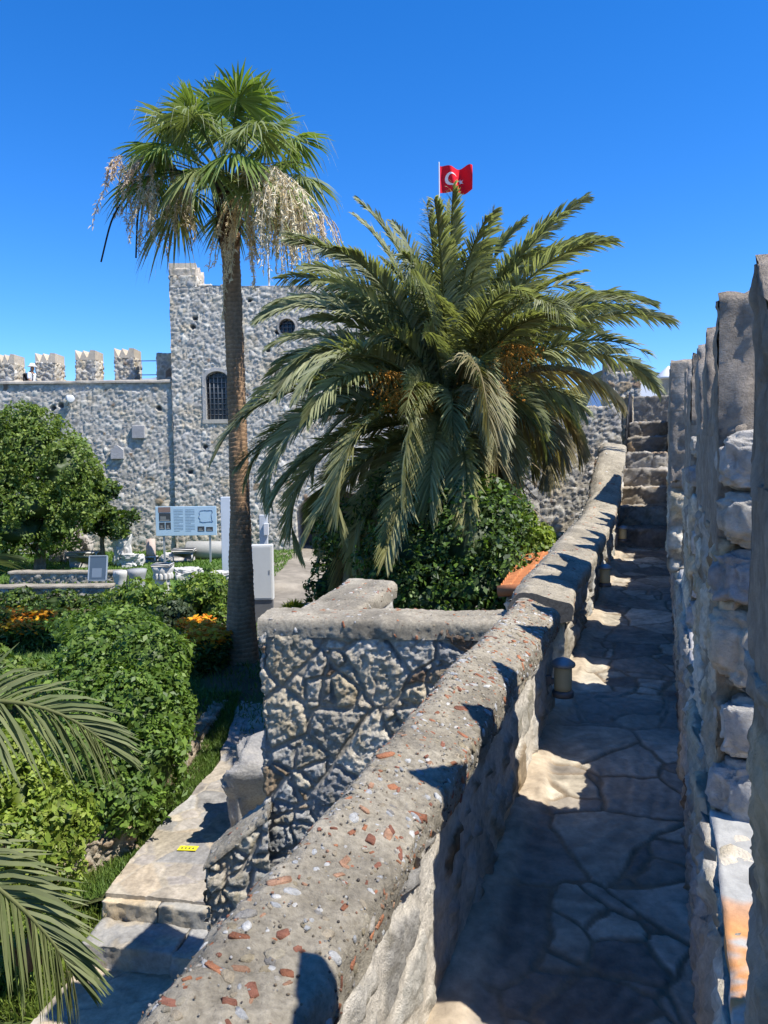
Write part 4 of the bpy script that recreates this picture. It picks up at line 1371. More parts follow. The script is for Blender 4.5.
# ================================================================== foliage tools
def ribbons(g, base, dirs, side, L, Wd, droop, col, ts=(0, .35, .7, 1), wp=(.6, 1, .75, .06), fold=None, down=(0, 0, -1)):
    base = np.asarray(base, float); n = len(base)
    dirs = dirs / np.maximum(np.linalg.norm(dirs, axis=1, keepdims=True), 1e-9)
    side = side - dirs * (side * dirs).sum(1, keepdims=True)
    side = side / np.maximum(np.linalg.norm(side, axis=1, keepdims=True), 1e-9)
    L = np.broadcast_to(L, (n,)); Wd = np.broadcast_to(Wd, (n,)); droop = np.broadcast_to(droop, (n,))
    rows = []
    for t, wk in zip(ts, wp):
        c = base + dirs * (L * t)[:, None] + np.array(down) * (droop * L * t * t)[:, None]
        rows.append(c - side * (Wd * wk * .5)[:, None]); rows.append(c + side * (Wd * wk * .5)[:, None])
    V = np.stack(rows, 1); m = V.shape[1]
    i = np.arange(n)[:, None] * m
    F = np.concatenate([i + np.array([[2 * k, 2 * k + 1, 2 * k + 3, 2 * k + 2]]) for k in range(len(ts) - 1)], 0)
    C = np.asarray(col, float)
    C = np.repeat(C, m, 0) if C.ndim == 2 else C
    g.add(V.reshape(-1, 3), F, C)


def unit(v):
    return v / np.maximum(np.linalg.norm(v, axis=1, keepdims=True), 1e-9)


def leaf_cloud(g, lobes, n, size, cols, seed, up=.35, gap=.35, hollow=.72, gscale=.5, zmin=None):
    """leaves scattered through the shells of several lobes (centre, radii)"""
    r = np.random.default_rng(seed)
    vol = np.array([l[1][0] * l[1][1] + l[1][1] * l[1][2] + l[1][0] * l[1][2] for l in lobes]); vol = vol / vol.sum()
    which = r.choice(len(lobes), n * 2, p=vol)
    ctr = np.array([l[0] for l in lobes], float)[which]; rd = np.array([l[1] for l in lobes], float)[which]
    d = unit(r.normal(size=(n * 2, 3)))
    rr_ = hollow + (1.0 - hollow) * r.random(n * 2) ** .6
    bumps = 1 + .24 * fbm(d * 1.0 + which[:, None] * 3.1, .5, 3, seed)
    P = ctr + d * rd * (rr_ * bumps)[:, None]
    keep = (fbm(P, gscale, 2, seed + 3) > -gap * 1.2) & (vnoise(P, gscale * .55, seed + 8) > -.48)
    if zmin is not None:
        keep &= P[:, 2] > zmin
    P, d = P[keep][:n], d[keep][:n]
    m = len(P)
    nrm = unit(d + np.array([0, 0, up]) + .75 * r.normal(size=(m, 3)))
    t1 = unit(np.cross(nrm, r.normal(size=(m, 3)))); t2 = np.cross(nrm, t1)
    s = size * np.clip(r.lognormal(0, .32, m), .45, 1.9)[:, None]
    V = np.stack([P - t1 * s * .5, P - t2 * s * .27 + nrm * s * .07 + t1 * s * .04, P + t1 * s * .5 - nrm * s * .05, P + t2 * s * .27 + nrm * s * .07 + t1 * s * .04], 1)
    cols = np.array(cols)
    c = cols[r.integers(0, len(cols), m)] * r.uniform(.75, 1.25, (m, 1))
    g.add(V.reshape(-1, 3), np.arange(m * 4).reshape(m, 4), np.repeat(c, 4, 0))


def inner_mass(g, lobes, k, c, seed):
    """inner core in a darker leaf colour so that a dense crown is not see-through"""
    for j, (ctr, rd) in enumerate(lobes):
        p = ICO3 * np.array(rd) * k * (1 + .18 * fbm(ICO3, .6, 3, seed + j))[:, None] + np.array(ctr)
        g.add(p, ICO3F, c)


def bush(name, label, cat, lobes, n, size, cols, seed, base, group=None, core=.78, stems=4, gap=.35, gscale=.5, up=.35, stem_r=.03):
    core = min(core, .52)
    root = thing(name, label, cat, group, loc=base)
    g = Geo()
    if core:
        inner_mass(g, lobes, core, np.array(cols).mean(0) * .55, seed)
    leaf_cloud(g, lobes, n, size, cols, seed, up, gap, gscale=gscale, zmin=base[2] - .02)
    part(g, 'foliage', 'leaf', root)
    g = Geo()
    r = np.random.default_rng(seed)
    for k in range(stems):
        c, rd = lobes[k % len(lobes)]
        tip = np.array(c) + r.normal(size=3) * np.array(rd) * .3
        b = np.array(base) + np.array([r.uniform(-.1, .1), r.uniform(-.1, .1), -.05])
        mid = (b + tip) / 2 + r.normal(size=3) * .06
        tube(g, [b, mid, tip], [stem_r, stem_r * .75, stem_r * .3], (.14, .10, .07), 6)
    part(g, 'stems', 'bark', root)
    return root


# ------------------------------------------------------------------ pinnate palm fronds (date palms)
def frond_geo(base, az, el, length, curve, seed, npair=62, leaf=.46, cols=((.060, .090, .032), (.085, .115, .05)), dead=0.0, width=.032, twist=0., vee=.55, lean=0., roll=0.):
    r = np.random.default_rng(seed)
    n = 26
    d = np.array([math.cos(az) * math.cos(el), math.sin(az) * math.cos(el), math.sin(el)])
    hor = np.array([math.cos(az), math.sin(az), 0])
    latv = np.array([-math.sin(az), math.cos(az), 0])
    pts = [np.array(base, float)]
    e = el
    for k in range(n):
        t = k / n
        e -= curve * (0.35 + 1.3 * t) / n
        a2 = lean * t
        hdir = hor * math.cos(a2) + latv * math.sin(a2)
        pts.append(pts[-1] + (hdir * math.cos(e) + np.array([0, 0, 1]) * math.sin(e)) * length / n)
    pts = np.array(pts)
    g = Geo()
    tt = np.linspace(0, 1, n + 1)
    rc = np.array((.16, .17, .06)) * (1 - dead) + np.array((.24, .17, .09)) * dead
    tube(g, pts, .028 * (1 - tt) ** .8 + .004, rc, 5)
    T = unit(np.gradient(pts, axis=0))
    q = np.sort(np.concatenate([r.uniform(.11, .99, npair)]))
    out = []
    for sgn in (-1, 1):
        qq = np.clip(q + r.normal(0, .004, npair), .1, 1)
        P = np.stack([np.interp(qq, tt, pts[:, k]) for k in range(3)], 1)
        D = unit(np.stack([np.interp(qq, tt, T[:, k]) for k in range(3)], 1))
        lat = unit(np.cross(D, np.array([0, 0, 1.]) + 1e-4)) * sgn
        upv = np.cross(lat * sgn, D)
        lat, upv = lat * math.cos(roll) + upv * math.sin(roll) * sgn, upv * math.cos(roll) - lat * sgn * math.sin(roll)
        ang = np.interp(qq, [.1, .5, 1], [1.15, .85, .35]) + r.normal(0, .07, npair)
        v = vee + r.normal(0, .16, npair)
        dv = D * np.cos(ang)[:, None] + np.sin(ang)[:, None] * (lat * np.cos(v)[:, None] + upv * np.sin(v)[:, None])
        Ln = leaf * np.interp(qq, [.1, .22, .55, .85, 1], [.45, .85, 1, .72, .35]) * r.uniform(.88, 1.1, npair)
        cs = np.array(cols[0]) + (np.array(cols[1]) - np.array(cols[0])) * r.random((npair, 1))
        cs = cs * r.uniform(.8, 1.2, (npair, 1))
        dd = np.clip(dead + r.normal(0, .12, npair) * (dead > 0), 0, 1)[:, None]
        cs = cs * (1 - dd) + np.array((.34, .27, .15)) * r.uniform(.7, 1.1, (npair, 1)) * dd
        ribbons(g, P, dv, np.cross(dv, np.cross(D, dv)) * 0 + np.cross(dv, lat + .4 * upv) * .5 + D, Ln, width * r.uniform(.8, 1.15, npair), .22 + .25 * r.random(npair) + .5 * dead, cs)
    return g, pts


def trunk_geo(pts, radii, seed, ring=.11, depth=.02, n=28, sub=9, c=(.22, .17, .12), c2=(.13, .095, .065), roughn=.012):
    pts = np.array([list(p) for p in pts], float)
    L = np.concatenate([[0], np.cumsum(np.linalg.norm(np.diff(pts, axis=0), axis=1))])
    m = int(L[-1] / ring * sub)
    v = np.linspace(0, L[-1], m + 1)
    C = np.stack([np.interp(v, L, pts[:, k]) for k in range(3)], 1); Rr = np.interp(v, L, radii)
    V, FL = tube_arrays(C, Rr, n)
    k = (m + 1) * n
    ctr = np.repeat(C, n, 0)
    N = unit(V[:k] - ctr)
    an = np.arctan2(N[:, 1], N[:, 0])
    vv = np.repeat(v, n)
    ph = (vv + .03 * vnoise(np.stack([np.cos(an) * 2, np.sin(an) * 2, vv], 1), .7, seed)) / ring
    saw = ph - np.floor(ph)
    q = np.stack([np.cos(an) * .3, np.sin(an) * .3, vv * .35], 1)
    H = depth * (saw - .5) + roughn * fbm(q, .08, 3, seed + 2)
    V[:k] += N * H[:, None]
    col = np.array(c) * (1 - saw)[:, None] + np.array(c2) * saw[:, None]
    col = np.array(c) * (.80 + .35 * saw)[:, None] * (1 + .25 * fbm(q, .10, 3, seed + 4))[:, None]
    col = np.concatenate([col, col[:1], col[-1:]])
    g = Geo().add(V, FL, np.clip(col, .01, .8))
    return g


# ------------------------------------------------------------------ the big date palm
DP = Vector((1.02, 12.1, 0)); DZ = 2.15
dp = thing('date_palm', 'large spreading date palm with feathery fronds and orange fruit beside the walkway', 'palm tree', loc=(DP.x, DP.y, GARDEN))
g = trunk_geo([(DP.x + .1, DP.y, -2.2), (DP.x + .05, DP.y, 0), (DP.x, DP.y, DZ - .3), (DP.x, DP.y, DZ + .25)], [.38, .33, .36, .22], 501, .14, .06, c=(.20, .15, .10))
part(g, 'trunk', 'bark', dp)
r = np.random.default_rng(77)
FR = []
GA = math.pi * (3 - 5 ** .5)
N_F = 82
for k in range(N_F):
    t = k / (N_F - 1)
    el = rad(87 - 124 * t ** 1.2) + r.normal(0, .07)
    az = k * GA + r.normal(0, .12)
    L = (3.25 + .35 * math.sin(min(1, t * 1.6) * math.pi * .62)) * r.uniform(.9, 1.06)
    if t > .75: L *= .84
    cv = (.85 + 1.0 * min(1, t * 1.7)) * r.uniform(.85, 1.2)
    if el < 0: cv *= .6
    if math.cos(az) > .15 and el < rad(40): L *= .72 if el > rad(14) else .44
    if math.cos(az) > .7 and el < rad(26): L *= .78
    dead = 0.
    if t > .42 and math.cos(az) > 0: dead = float(r.choice([.35, .65, .9]))
    elif t > .86: dead = float(r.choice([0, .5, .8]))
    FR.append((az, el, L, cv, dead))
# a few that give the crown its outline in the picture: azimuth measured from +X
FR += [(rad(2), rad(50), 3.7, 1.25, 0), (rad(-12), rad(60), 3.5, 1.5, 0), (rad(24), rad(58), 3.6, 1.5, 0), (rad(170), rad(46), 3.2, 1.5, 0), (rad(186), rad(12), 3.4, 1.1, 0),
       (rad(206), rad(2), 3.2, 1.1, 0), (rad(226), rad(-10), 3.2, .85, 0), (rad(252), rad(-14), 3.4, .8, 0), (rad(194), rad(26), 3.9, 1.6, 0), (rad(274), rad(-6), 3.0, 1.1, 0),
       (rad(176), rad(66), 3.5, 1.5, 0), (rad(20), rad(70), 3.6, 1.4, 0), (rad(85), rad(85), 3.7, .5, 0), (rad(150), rad(80), 3.7, .7, 0), (rad(330), rad(76), 3.6, .9, 0), (rad(200), rad(74), 3.6, 1.2, 0)]
for k, (az, el, L, cv, dead) in enumerate(FR):
    b = np.array((DP.x, DP.y, DZ)) + .16 * np.array((math.cos(az), math.sin(az), 0)) + np.array((0, 0, .25 * math.sin(el) + .15))
    green = ((.18, .195, .085), (.33, .335, .20)) if el > rad(20) else ((.22, .22, .08), (.37, .35, .17))
    gg, _ = frond_geo(b, az, el, L, cv, 900 + k, npair=150, leaf=.52, width=.032, cols=green, dead=dead, lean=float(r.normal(0, .12)), roll=float(r.normal(0, .55)))
    part(gg, 'frond', 'frond', dp)
    if k > 98: break
gx = Geo()
for k in range(64):
    az = k * GA + 1.3 + r.normal(0, .15); el = rad(88 - 62 * (k / 63)) + r.normal(0, .06)
    L = r.uniform(2.5, 3.25)
    if math.cos(az) > .3 and el < rad(45): L *= .7
    b = np.array((DP.x, DP.y, DZ + .2)) + .14 * np.array((math.cos(az), math.sin(az), 0))
    gg, _ = frond_geo(b, az, el, L, 1.0 + .8 * (k / 63), 1300 + k, npair=110, leaf=.48, width=.032, cols=((.17, .185, .07), (.30, .31, .16)), lean=float(r.normal(0, .15)), roll=float(r.normal(0, .55)))
    V_, F_, C_ = gg.arrays()
    gx.add(V_, F_, C_)
o_x = part(gx, 'inner_fronds', 'frond', dp); o_x['kind'] = 'stuff'
for k, (px, py, y) in enumerate(((398, 402, 11.2), (412, 408, 11.3), (478, 402, 11.0), (500, 372, 11.2), (512, 360, 11.5), (492, 398, 11.1), (390, 385, 11.4))):
    c = np.array(at(px, py, y)); o0 = np.array((DP.x, DP.y, DZ + .2))
    g = Geo(); rr_ = np.random.default_rng(600 + k)
    mid = (c + o0) / 2 + np.array((0, 0, .22))
    c = c + np.array((0, -.55, -.02)); mid = (c + o0) / 2 + np.array((0, 0, .22))
    tube(g, [o0, mid, c + np.array((0, 0, .16))], [.025, .02, .014], (.42, .24, .04), 6)
    n = 46
    d = unit(rr_.normal(size=(n, 3)) * np.array((1, 1, .5)) + np.array((0, 0, -.55)))
    ribbons(g, np.tile(c + np.array((0, 0, .16)), (n, 1)), d, rr_.normal(size=(n, 3)), rr_.uniform(.2, .42, n), .010, .35, np.tile(np.array((.48, .25, .05)), (n, 1)))
    for j in range(n * 3):
        q_ = c + np.array((0, 0, .16)) + d[j % n] * rr_.uniform(.12, .40) + np.array((0, 0, -.03)) + rr_.normal(size=3) * .012
        g.add(q_ + ICO * np.array((.013, .013, .017)), ICOF, np.array((.58, .27, .04)) * rr_.uniform(.7, 1.2))
    part(g, 'fruit_cluster', 'petal', dp)
g = Geo(); rr_ = np.random.default_rng(33)
n = 500
az = rr_.uniform(-1.2, 1.0, n)
cc = np.array((DP.x + .55, DP.y - .35, DZ - .4)) + np.stack([.35 * np.cos(az), .3 * np.sin(az), rr_.uniform(-1.3, .2, n)], 1)
ribbons(g, cc, np.stack([.25 * np.cos(az), .25 * np.sin(az), np.full(n, -1.)], 1) + .25 * rr_.normal(size=(n, 3)), rr_.normal(size=(n, 3)), rr_.uniform(.3, .8, n), .02, .1, np.array((.28, .21, .12)) * rr_.uniform(.6, 1.2, (n, 1)))
part(g, 'dry_skirt', 'straw', dp)

# ------------------------------------------------------------------ tall fan palm
WP0 = at(241, 660, 14.4); WP1 = at(228, 196, 14.4)
wp = thing('fan_palm', 'tall fan palm with bare slender trunk and cream flower stalks', 'palm tree', loc=(WP0.x, 14.4, GARDEN))
mids = [at(242, 668, 14.4), at(241, 600, 14.4), at(240, 500, 14.4), at(236, 380, 14.4), at(232, 280, 14.4), at(228, 200, 14.4)]
mids[0].z = -2.15
g = trunk_geo(mids, [.34, .245, .18, .165, .165, .185], 521, .085, .012, c=(.30, .19, .11), c2=(.2, .15, .1))
part(g, 'trunk', 'bark', wp)
# old leaf bases under the crown
g = Geo(); rr_ = np.random.default_rng(5)
n = 260
hz = rr_.random(n) ** .8
az = rr_.uniform(0, 6.283, n)
B = np.array((WP1.x, 14.4, WP1.z - 1.0)) + np.stack([.17 * np.cos(az), .17 * np.sin(az), 1.15 * hz], 1)
D = np.stack([np.cos(az) * (.25 + .35 * hz), np.sin(az) * (.25 + .35 * hz), np.full(n, .9)], 1)
ribbons(g, B, D, np.stack([-np.sin(az), np.cos(az), 0 * az], 1), rr_.uniform(.14, .34, n), rr_.uniform(.05, .09, n), -.1, np.array((.10, .055, .035)) * rr_.uniform(.6, 1.5, (n, 1)), wp=(1, .9, .7, .3))
part(g, 'leaf_bases', 'bark', wp)


def fan_leaf(base, az, el, pet, R, seed, droop=.35, cols=((.055, .085, .022), (.085, .12, .035)), dead=0., sag=.25):
    r = np.random.default_rng(seed)
    g = Geo()
    hor = np.array([math.cos(az), math.sin(az), 0]); Z = np.array([0, 0, 1.])
    pts = [np.array(base, float)]; e = el
    for k in range(8):
        e -= sag / 8 * 2
        pts.append(pts[-1] + (hor * math.cos(e) + Z * math.sin(e)) * pet / 8)
    c1 = np.array((.12, .15, .035)) * (1 - dead) + np.array((.26, .2, .11)) * dead
    tube(g, pts, np.linspace(.022, .011, 9), c1, 5)
    D = hor * math.cos(e) + Z * math.sin(e)
    lat = np.array([-math.sin(az), math.cos(az), 0]); nrm = np.cross(lat, D) * -1
    nrm = np.cross(D, lat)
    n = 58
    a = np.linspace(-2.25, 2.25, n) + r.normal(0, .015, n)
    d = D[None] * np.cos(a)[:, None] + lat[None] * np.sin(a)[:, None] + nrm[None] * (.12 * np.cos(a * 2) + .10 * ((np.arange(n) % 2) * 2 - 1) * .5)[:, None]
    L = R * (1 - .20 * (np.abs(a) / 2.25) ** 2) * r.uniform(.92, 1.06, n)
    wd = 2 * math.sin(2.25 / n) * L * 1.02
    cs = np.array(cols[0]) + (np.array(cols[1]) - np.array(cols[0])) * r.random((n, 1))
    cs = cs * r.uniform(.85, 1.15, (n, 1))
    if dead: cs = cs * (1 - dead) + np.array((.33, .27, .16)) * dead * r.uniform(.7, 1.1, (n, 1))
    side = np.cross(nrm[None], d)
    # blade folds: alternate tilt gives the pleats
    side = side + nrm[None] * (((np.arange(n) % 2) * 2 - 1) * .55)[:, None]
    ribbons(g, np.tile(pts[-1], (n, 1)), d, side, L, wd, droop * r.uniform(.6, 1.5, n), cs, ts=(0.02, .3, .55, .78, 1.0), wp=(.03, .55, .92, .50, .04))
    # threads at the tips
    m = 26
    pick = r.integers(0, n, m)
    tips = pts[-1] + d[pick] / np.linalg.norm(d[pick], axis=1, keepdims=True) * (L[pick] * .92)[:, None] - Z * (droop * L[pick] * .85)[:, None]
    ribbons(g, tips, d[pick] * .5 - Z, r.normal(size=(m, 3)), r.uniform(.15, .42, m), .006, .2, np.tile(np.array((.35, .36, .22)), (m, 1)))
    return g


r = np.random.default_rng(91)
CR = np.array((WP1.x, 14.4, WP1.z + .22))
for k in range(32):
    t = k / 31
    el = rad(86 - 84 * t) + r.normal(0, .08)
    az = k * GA + r.normal(0, .15)
    pet = (1.05 + .18 * math.sin(t * math.pi)) * r.uniform(.88, 1.1)
    g = fan_leaf(CR + np.array((.1 * math.cos(az), .1 * math.sin(az), .12 * (1 - t))), az, el, pet, r.uniform(.72, .88), 700 + k, droop=.30 + .38 * t, dead=0. if t < .9 else .3, sag=.16 + .22 * t,
                 cols=((.12, .18, .03), (.20, .26, .07)) if k % 3 else ((.16, .20, .07), (.26, .29, .14)))
    part(g, 'fan_leaf', 'frond', wp)


def flower_spray(base, tip, hang, seed, col=(.62, .52, .33), n=420, spread=.5):
    """arching stalk with hanging cream sprays near its end"""
    r = np.random.default_rng(seed); g = Geo()
    base = np.array(base); tip = np.array(tip)
    mid = (base + tip) / 2 + np.array((0, 0, .42))
    pts = np.array([base * (1 - t) ** 2 + 2 * mid * t * (1 - t) + tip * t * t for t in np.linspace(0, 1, 14)])
    tube(g, pts, np.linspace(.018, .006, 14), (.30, .27, .12), 5)
    nb = 12
    for j in range(nb):
        t = r.uniform(.45, 1.0)
        b = np.array([np.interp(t, np.linspace(0, 1, 14), pts[:, k]) for k in range(3)])
        d = (tip - base) / np.linalg.norm(tip - base) * .35 + np.array((r.normal(0, spread), r.normal(0, spread), -.6))
        L = hang * r.uniform(.45, 1.0)
        q = np.array([b + d * L * u * (1 - .35 * u) + np.array((0, 0, -1)) * L * u * u * .9 for u in np.linspace(0, 1, 8)])
        tube(g, q, np.linspace(.011, .006, 8), np.array(col) * .85, 4)
        m = n * 3 // (2 * nb)
        uu = r.random(m) ** .7
        P = np.stack([np.interp(uu, np.linspace(0, 1, 8), q[:, k]) for k in range(3)], 1) + r.normal(0, .014, (m, 3))
        D = r.normal(size=(m, 3)) + np.array((0, 0, -.7))
        ribbons(g, P, D, r.normal(size=(m, 3)), r.uniform(.04, .10, m), .019, .35, np.array(col) * r.uniform(.7, 1.25, (m, 1)))
    return g


for k, (px, py, dy, hang, n, col) in enumerate(((108, 158, -.8, .8, 900, (.66, .53, .40)), (122, 166, .3, .9, 650, (.60, .50, .36)), (145, 188, -.9, 1.0, 700, (.62, .52, .36)), (152, 200, .4, 1.0, 520, (.56, .46, .32)),
                                                (264, 172, -1.1, 1.3, 800, (.74, .64, .46)), (284, 178, -1.0, 1.45, 850, (.78, .68, .50)), (297, 196, -.9, 1.4, 650, (.70, .60, .43)), (256, 168, .6, .8, 300, (.72, .62, .45)), (244, 212, -.45, 1.35, 750, (.80, .66, .45)),
                                                (290, 184, .5, 1.0, 300, (.80, .72, .52)), (318, 206, -.2, .8, 130, (.60, .48, .36)), (334, 222, .2, .65, 90, (.56, .45, .34)), (306, 214, -.6, .9, 160, (.66, .54, .4)), (280, 170, -1.6, 1.2, 700, (.78, .68, .50)), (294, 180, -1.4, 1.25, 700, (.86, .78, .58)), (308, 192, -1.1, 1.15, 500, (.82, .74, .54)), (322, 214, -.7, .9, 260, (.68, .56, .42)))):
    tipp = at(px, py, 14.4 + dy)
    b = CR + np.array((.05 * np.sign(px - 228), dy * .1, -.05))
    part(flower_spray(b, tipp, hang, 800 + k, col, n), 'flower_stalk', 'straw', wp)
# spent bare stalks
for k, pl_ in enumerate((((228, 190), (170, 165), (135, 185), (112, 215), (101, 262)), ((228, 190), (180, 170), (140, 190), (137, 225), (136, 258)), ((228, 190), (290, 160), (312, 165), (322, 190), (327, 212)), ((228, 190), (180, 120), (160, 110), (155, 140), (158, 165)))):
    g = Geo()
    ctl = np.array([list(at(x, y, 14.4 - .35 + .02 * i_)) for i_, (x, y) in enumerate(pl_)])
    tt = np.linspace(0, len(ctl) - 1, 24)
    q = np.stack([np.interp(tt, np.arange(len(ctl)), ctl[:, j]) for j in range(3)], 1)
    for _ in range(4):
        q[1:-1] = (q[:-2] + 2 * q[1:-1] + q[2:]) / 4
    tube(g, q, np.linspace(.020, .016, 24) if k < 2 else np.linspace(.016, .006, 24), (.05, .055, .03) if k < 2 else (.22, .24, .09), 5)
    part(g, 'bare_stalk', 'frond', wp)

# ------------------------------------------------------------------ young date palm at the left edge
YP = Vector((-3.88, 4.75, 0)); YZ = -.55
yp = thing('young_palm', 'young date palm at the left edge reaching long fronds into the garden', 'palm tree', loc=(YP.x, YP.y, -2.9))
part(trunk_geo([(YP.x, YP.y, -3.2), (YP.x, YP.y, -1.2), (YP.x, YP.y, YZ), (YP.x, YP.y, YZ + .2)], [.27, .25, .24, .12], 541, .12, .05, c=(.2, .15, .10)), 'trunk', 'bark', yp)
r = np.random.default_rng(15)
YF = [(rad(4), rad(46), 2.35, 1.75, -1.0), (rad(-6), rad(-6), 2.25, 1.0, -.9), (rad(62), rad(70), 2.3, 1.3, 0), (rad(100), rad(45), 2.3, 1.4, 0), (rad(150), rad(40), 2.3, 1.4, 0), (rad(200), rad(35), 2.3, 1.4, 0),
      (rad(250), rad(30), 2.2, 1.4, 0), (rad(300), rad(20), 1.3, 1.3, 0), (rad(130), rad(72), 2.2, .9, 0), (rad(230), rad(70), 2.2, .9, 0), (rad(180), rad(5), 2.2, 1.2, 0), (rad(110), rad(5), 2.0, 1.2, 0)]
for k, (az, el, L, cv, dd) in enumerate(YF):
    b = np.array((YP.x, YP.y, YZ + .1)) + .08 * np.array((math.cos(az), math.sin(az), 0))
    g, _ = frond_geo(b, az, el, L, cv, 560 + k, npair=92, leaf=.55, cols=((.10, .125, .045), (.19, .205, .09)), width=.030, vee=.25, roll=dd)
    part(g, 'frond', 'frond', yp)

# ================================================================== garden plants
LAUREL = [(.11, .165, .026), (.14, .20, .032), (.085, .135, .024), (.18, .23, .045)]
IVY = [(.085, .15, .022), (.115, .19, .027), (.068, .12, .02), (.15, .225, .038)]
LIME = [(.17, .235, .030), (.22, .28, .042), (.13, .195, .026), (.26, .31, .06)]
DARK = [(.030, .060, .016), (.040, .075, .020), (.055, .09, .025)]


def lobe(px, py, Y, rx, ry, rz):
    return (tuple(at(px, py, Y)), (rx, ry, rz))


# laurel tree against the rampart
Y = 25.5
tr = thing('laurel_tree', 'broad dense laurel tree in front of the rampart at the left edge', 'tree', loc=(at(38, 550, Y).x, Y, -1.85))
lob = [lobe(20, 530, Y - .5, 1.7, 1.3, .9), lobe(-20, 540, Y - .5, 1.4, 1.2, .8), lobe(58, 528, Y - .3, 1.0, 1.0, .8), lobe(30, 455, Y, 1.6, 1.5, 1.3), lobe(62, 470, Y - .3, 1.25, 1.3, 1.15), lobe(-10, 480, Y - .4, 1.6, 1.5, 1.5), lobe(28, 425, Y, 1.15, 1.1, .75), lobe(75, 505, Y - .2, .9, 1.0, .8), lobe(35, 505, Y - .6, 1.5, 1.2, .9), lobe(-35, 440, Y, 1.4, 1.3, 1.2), lobe(88, 478, Y + .2, .55, .6, .5)]
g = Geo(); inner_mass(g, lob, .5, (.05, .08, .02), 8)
leaf_cloud(g, lob, 44000, .11, LAUREL, 611, .4, .34, gscale=.5)
part(g, 'crown', 'leaf', tr)
bx_ = at(38, 550, Y).x
part(trunk_geo([(bx_, Y, -2.1), (bx_ + .1, Y, -.8), (bx_ - .1, Y, .6)], [.2, .16, .1], 615, .3, .02), 'trunk', 'bark', tr)
for k in range(5):
    c = np.array(lob[k][0]); g = Geo()
    tube(g, [(bx_ + .05, Y, -.6), (np.array((bx_, Y, -.4)) + c) / 2 + np.array((0, 0, .1)), c], [.09, .06, .03], (.15, .11, .08), 6)
    part(g, 'limb', 'bark', tr)
# bitter orange beside it
Y = 26.5
sb = thing('small_tree', 'small dark leafy tree right of the laurel against the rampart foot', 'tree', loc=(at(103, 548, Y).x, Y, -1.8))
lob = [lobe(100, 505, Y, .75, .7, .6), lobe(120, 515, Y, .62, .6, .42), lobe(88, 522, Y - .2, .55, .6, .45), lobe(106, 490, Y, .5, .5, .4), lobe(112, 530, Y - .2, .7, .5, .3)]
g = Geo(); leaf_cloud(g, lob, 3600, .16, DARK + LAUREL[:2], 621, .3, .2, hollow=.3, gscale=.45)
part(g, 'crown', 'leaf', sb)
bx_ = at(103, 548, Y).x
part(trunk_geo([(bx_, Y, -2.0), (bx_ - .03, Y, -.9), (bx_ + .05, Y, -.2)], [.09, .07, .04], 625, .3, .01), 'trunk', 'bark', sb)
for k in range(4):
    c = np.array(lob[k][0]); g = Geo()
    tube(g, [(bx_, Y, -.8), (np.array((bx_, Y, -.6)) + c) / 2, c], [.045, .03, .015], (.12, .09, .07), 5)
    part(g, 'limb', 'bark', sb)

# big ivy covered mound beside the path
lob = [lobe(118, 648, 10.94, 0.82, 1.03, 0.57), lobe(150, 668, 10.26, 0.57, 0.80, 0.63), lobe(92, 690, 10.15, 0.68, 0.91, 0.71), lobe(135, 720, 9.46, 0.71, 0.71, 0.71), lobe(95, 765, 8.89, 0.55, 0.57, 0.59), lobe(150, 765, 9.01, 0.48, 0.57, 0.57),
       lobe(120, 800, 8.55, 0.57, 0.43, 0.36), lobe(70, 720, 9.80, 0.46, 0.68, 0.57), lobe(165, 720, 9.69, 0.40, 0.57, 0.57), lobe(105, 628, 11.86, 0.80, 0.80, 0.34)]
bush('ivy_mound', 'large rounded hedge mound of glossy ivy left of the path', 'hedge', lob, 30000, .074, IVY, 631, (at(120, 800, 8.9).x, 8.9, -2.6), gap=.55, gscale=.25, up=.5)
# yellow green bush lower left
lob = [lobe(25, 800, 6.50, 0.48, 0.46, 0.41), lobe(-10, 780, 6.50, 0.51, 0.46, 0.48), lobe(58, 815, 6.38, 0.34, 0.34, 0.25), lobe(15, 845, 6.16, 0.48, 0.34, 0.34), lobe(65, 835, 6.38, 0.25, 0.34, 0.18), lobe(25, 872, 6.5, .5, .4, .3), lobe(-20, 850, 6.6, .6, .4, .4), lobe(5, 755, 6.73, 0.36, 0.34, 0.28)]
bush('lime_bush', 'loose yellow-green bush in the lower left corner above the grass', 'bush', lob, 14000, .056, LIME, 641, (at(25, 860, 6.6).x, 6.6, -2.7), core=.6, gap=.3, gscale=.2)
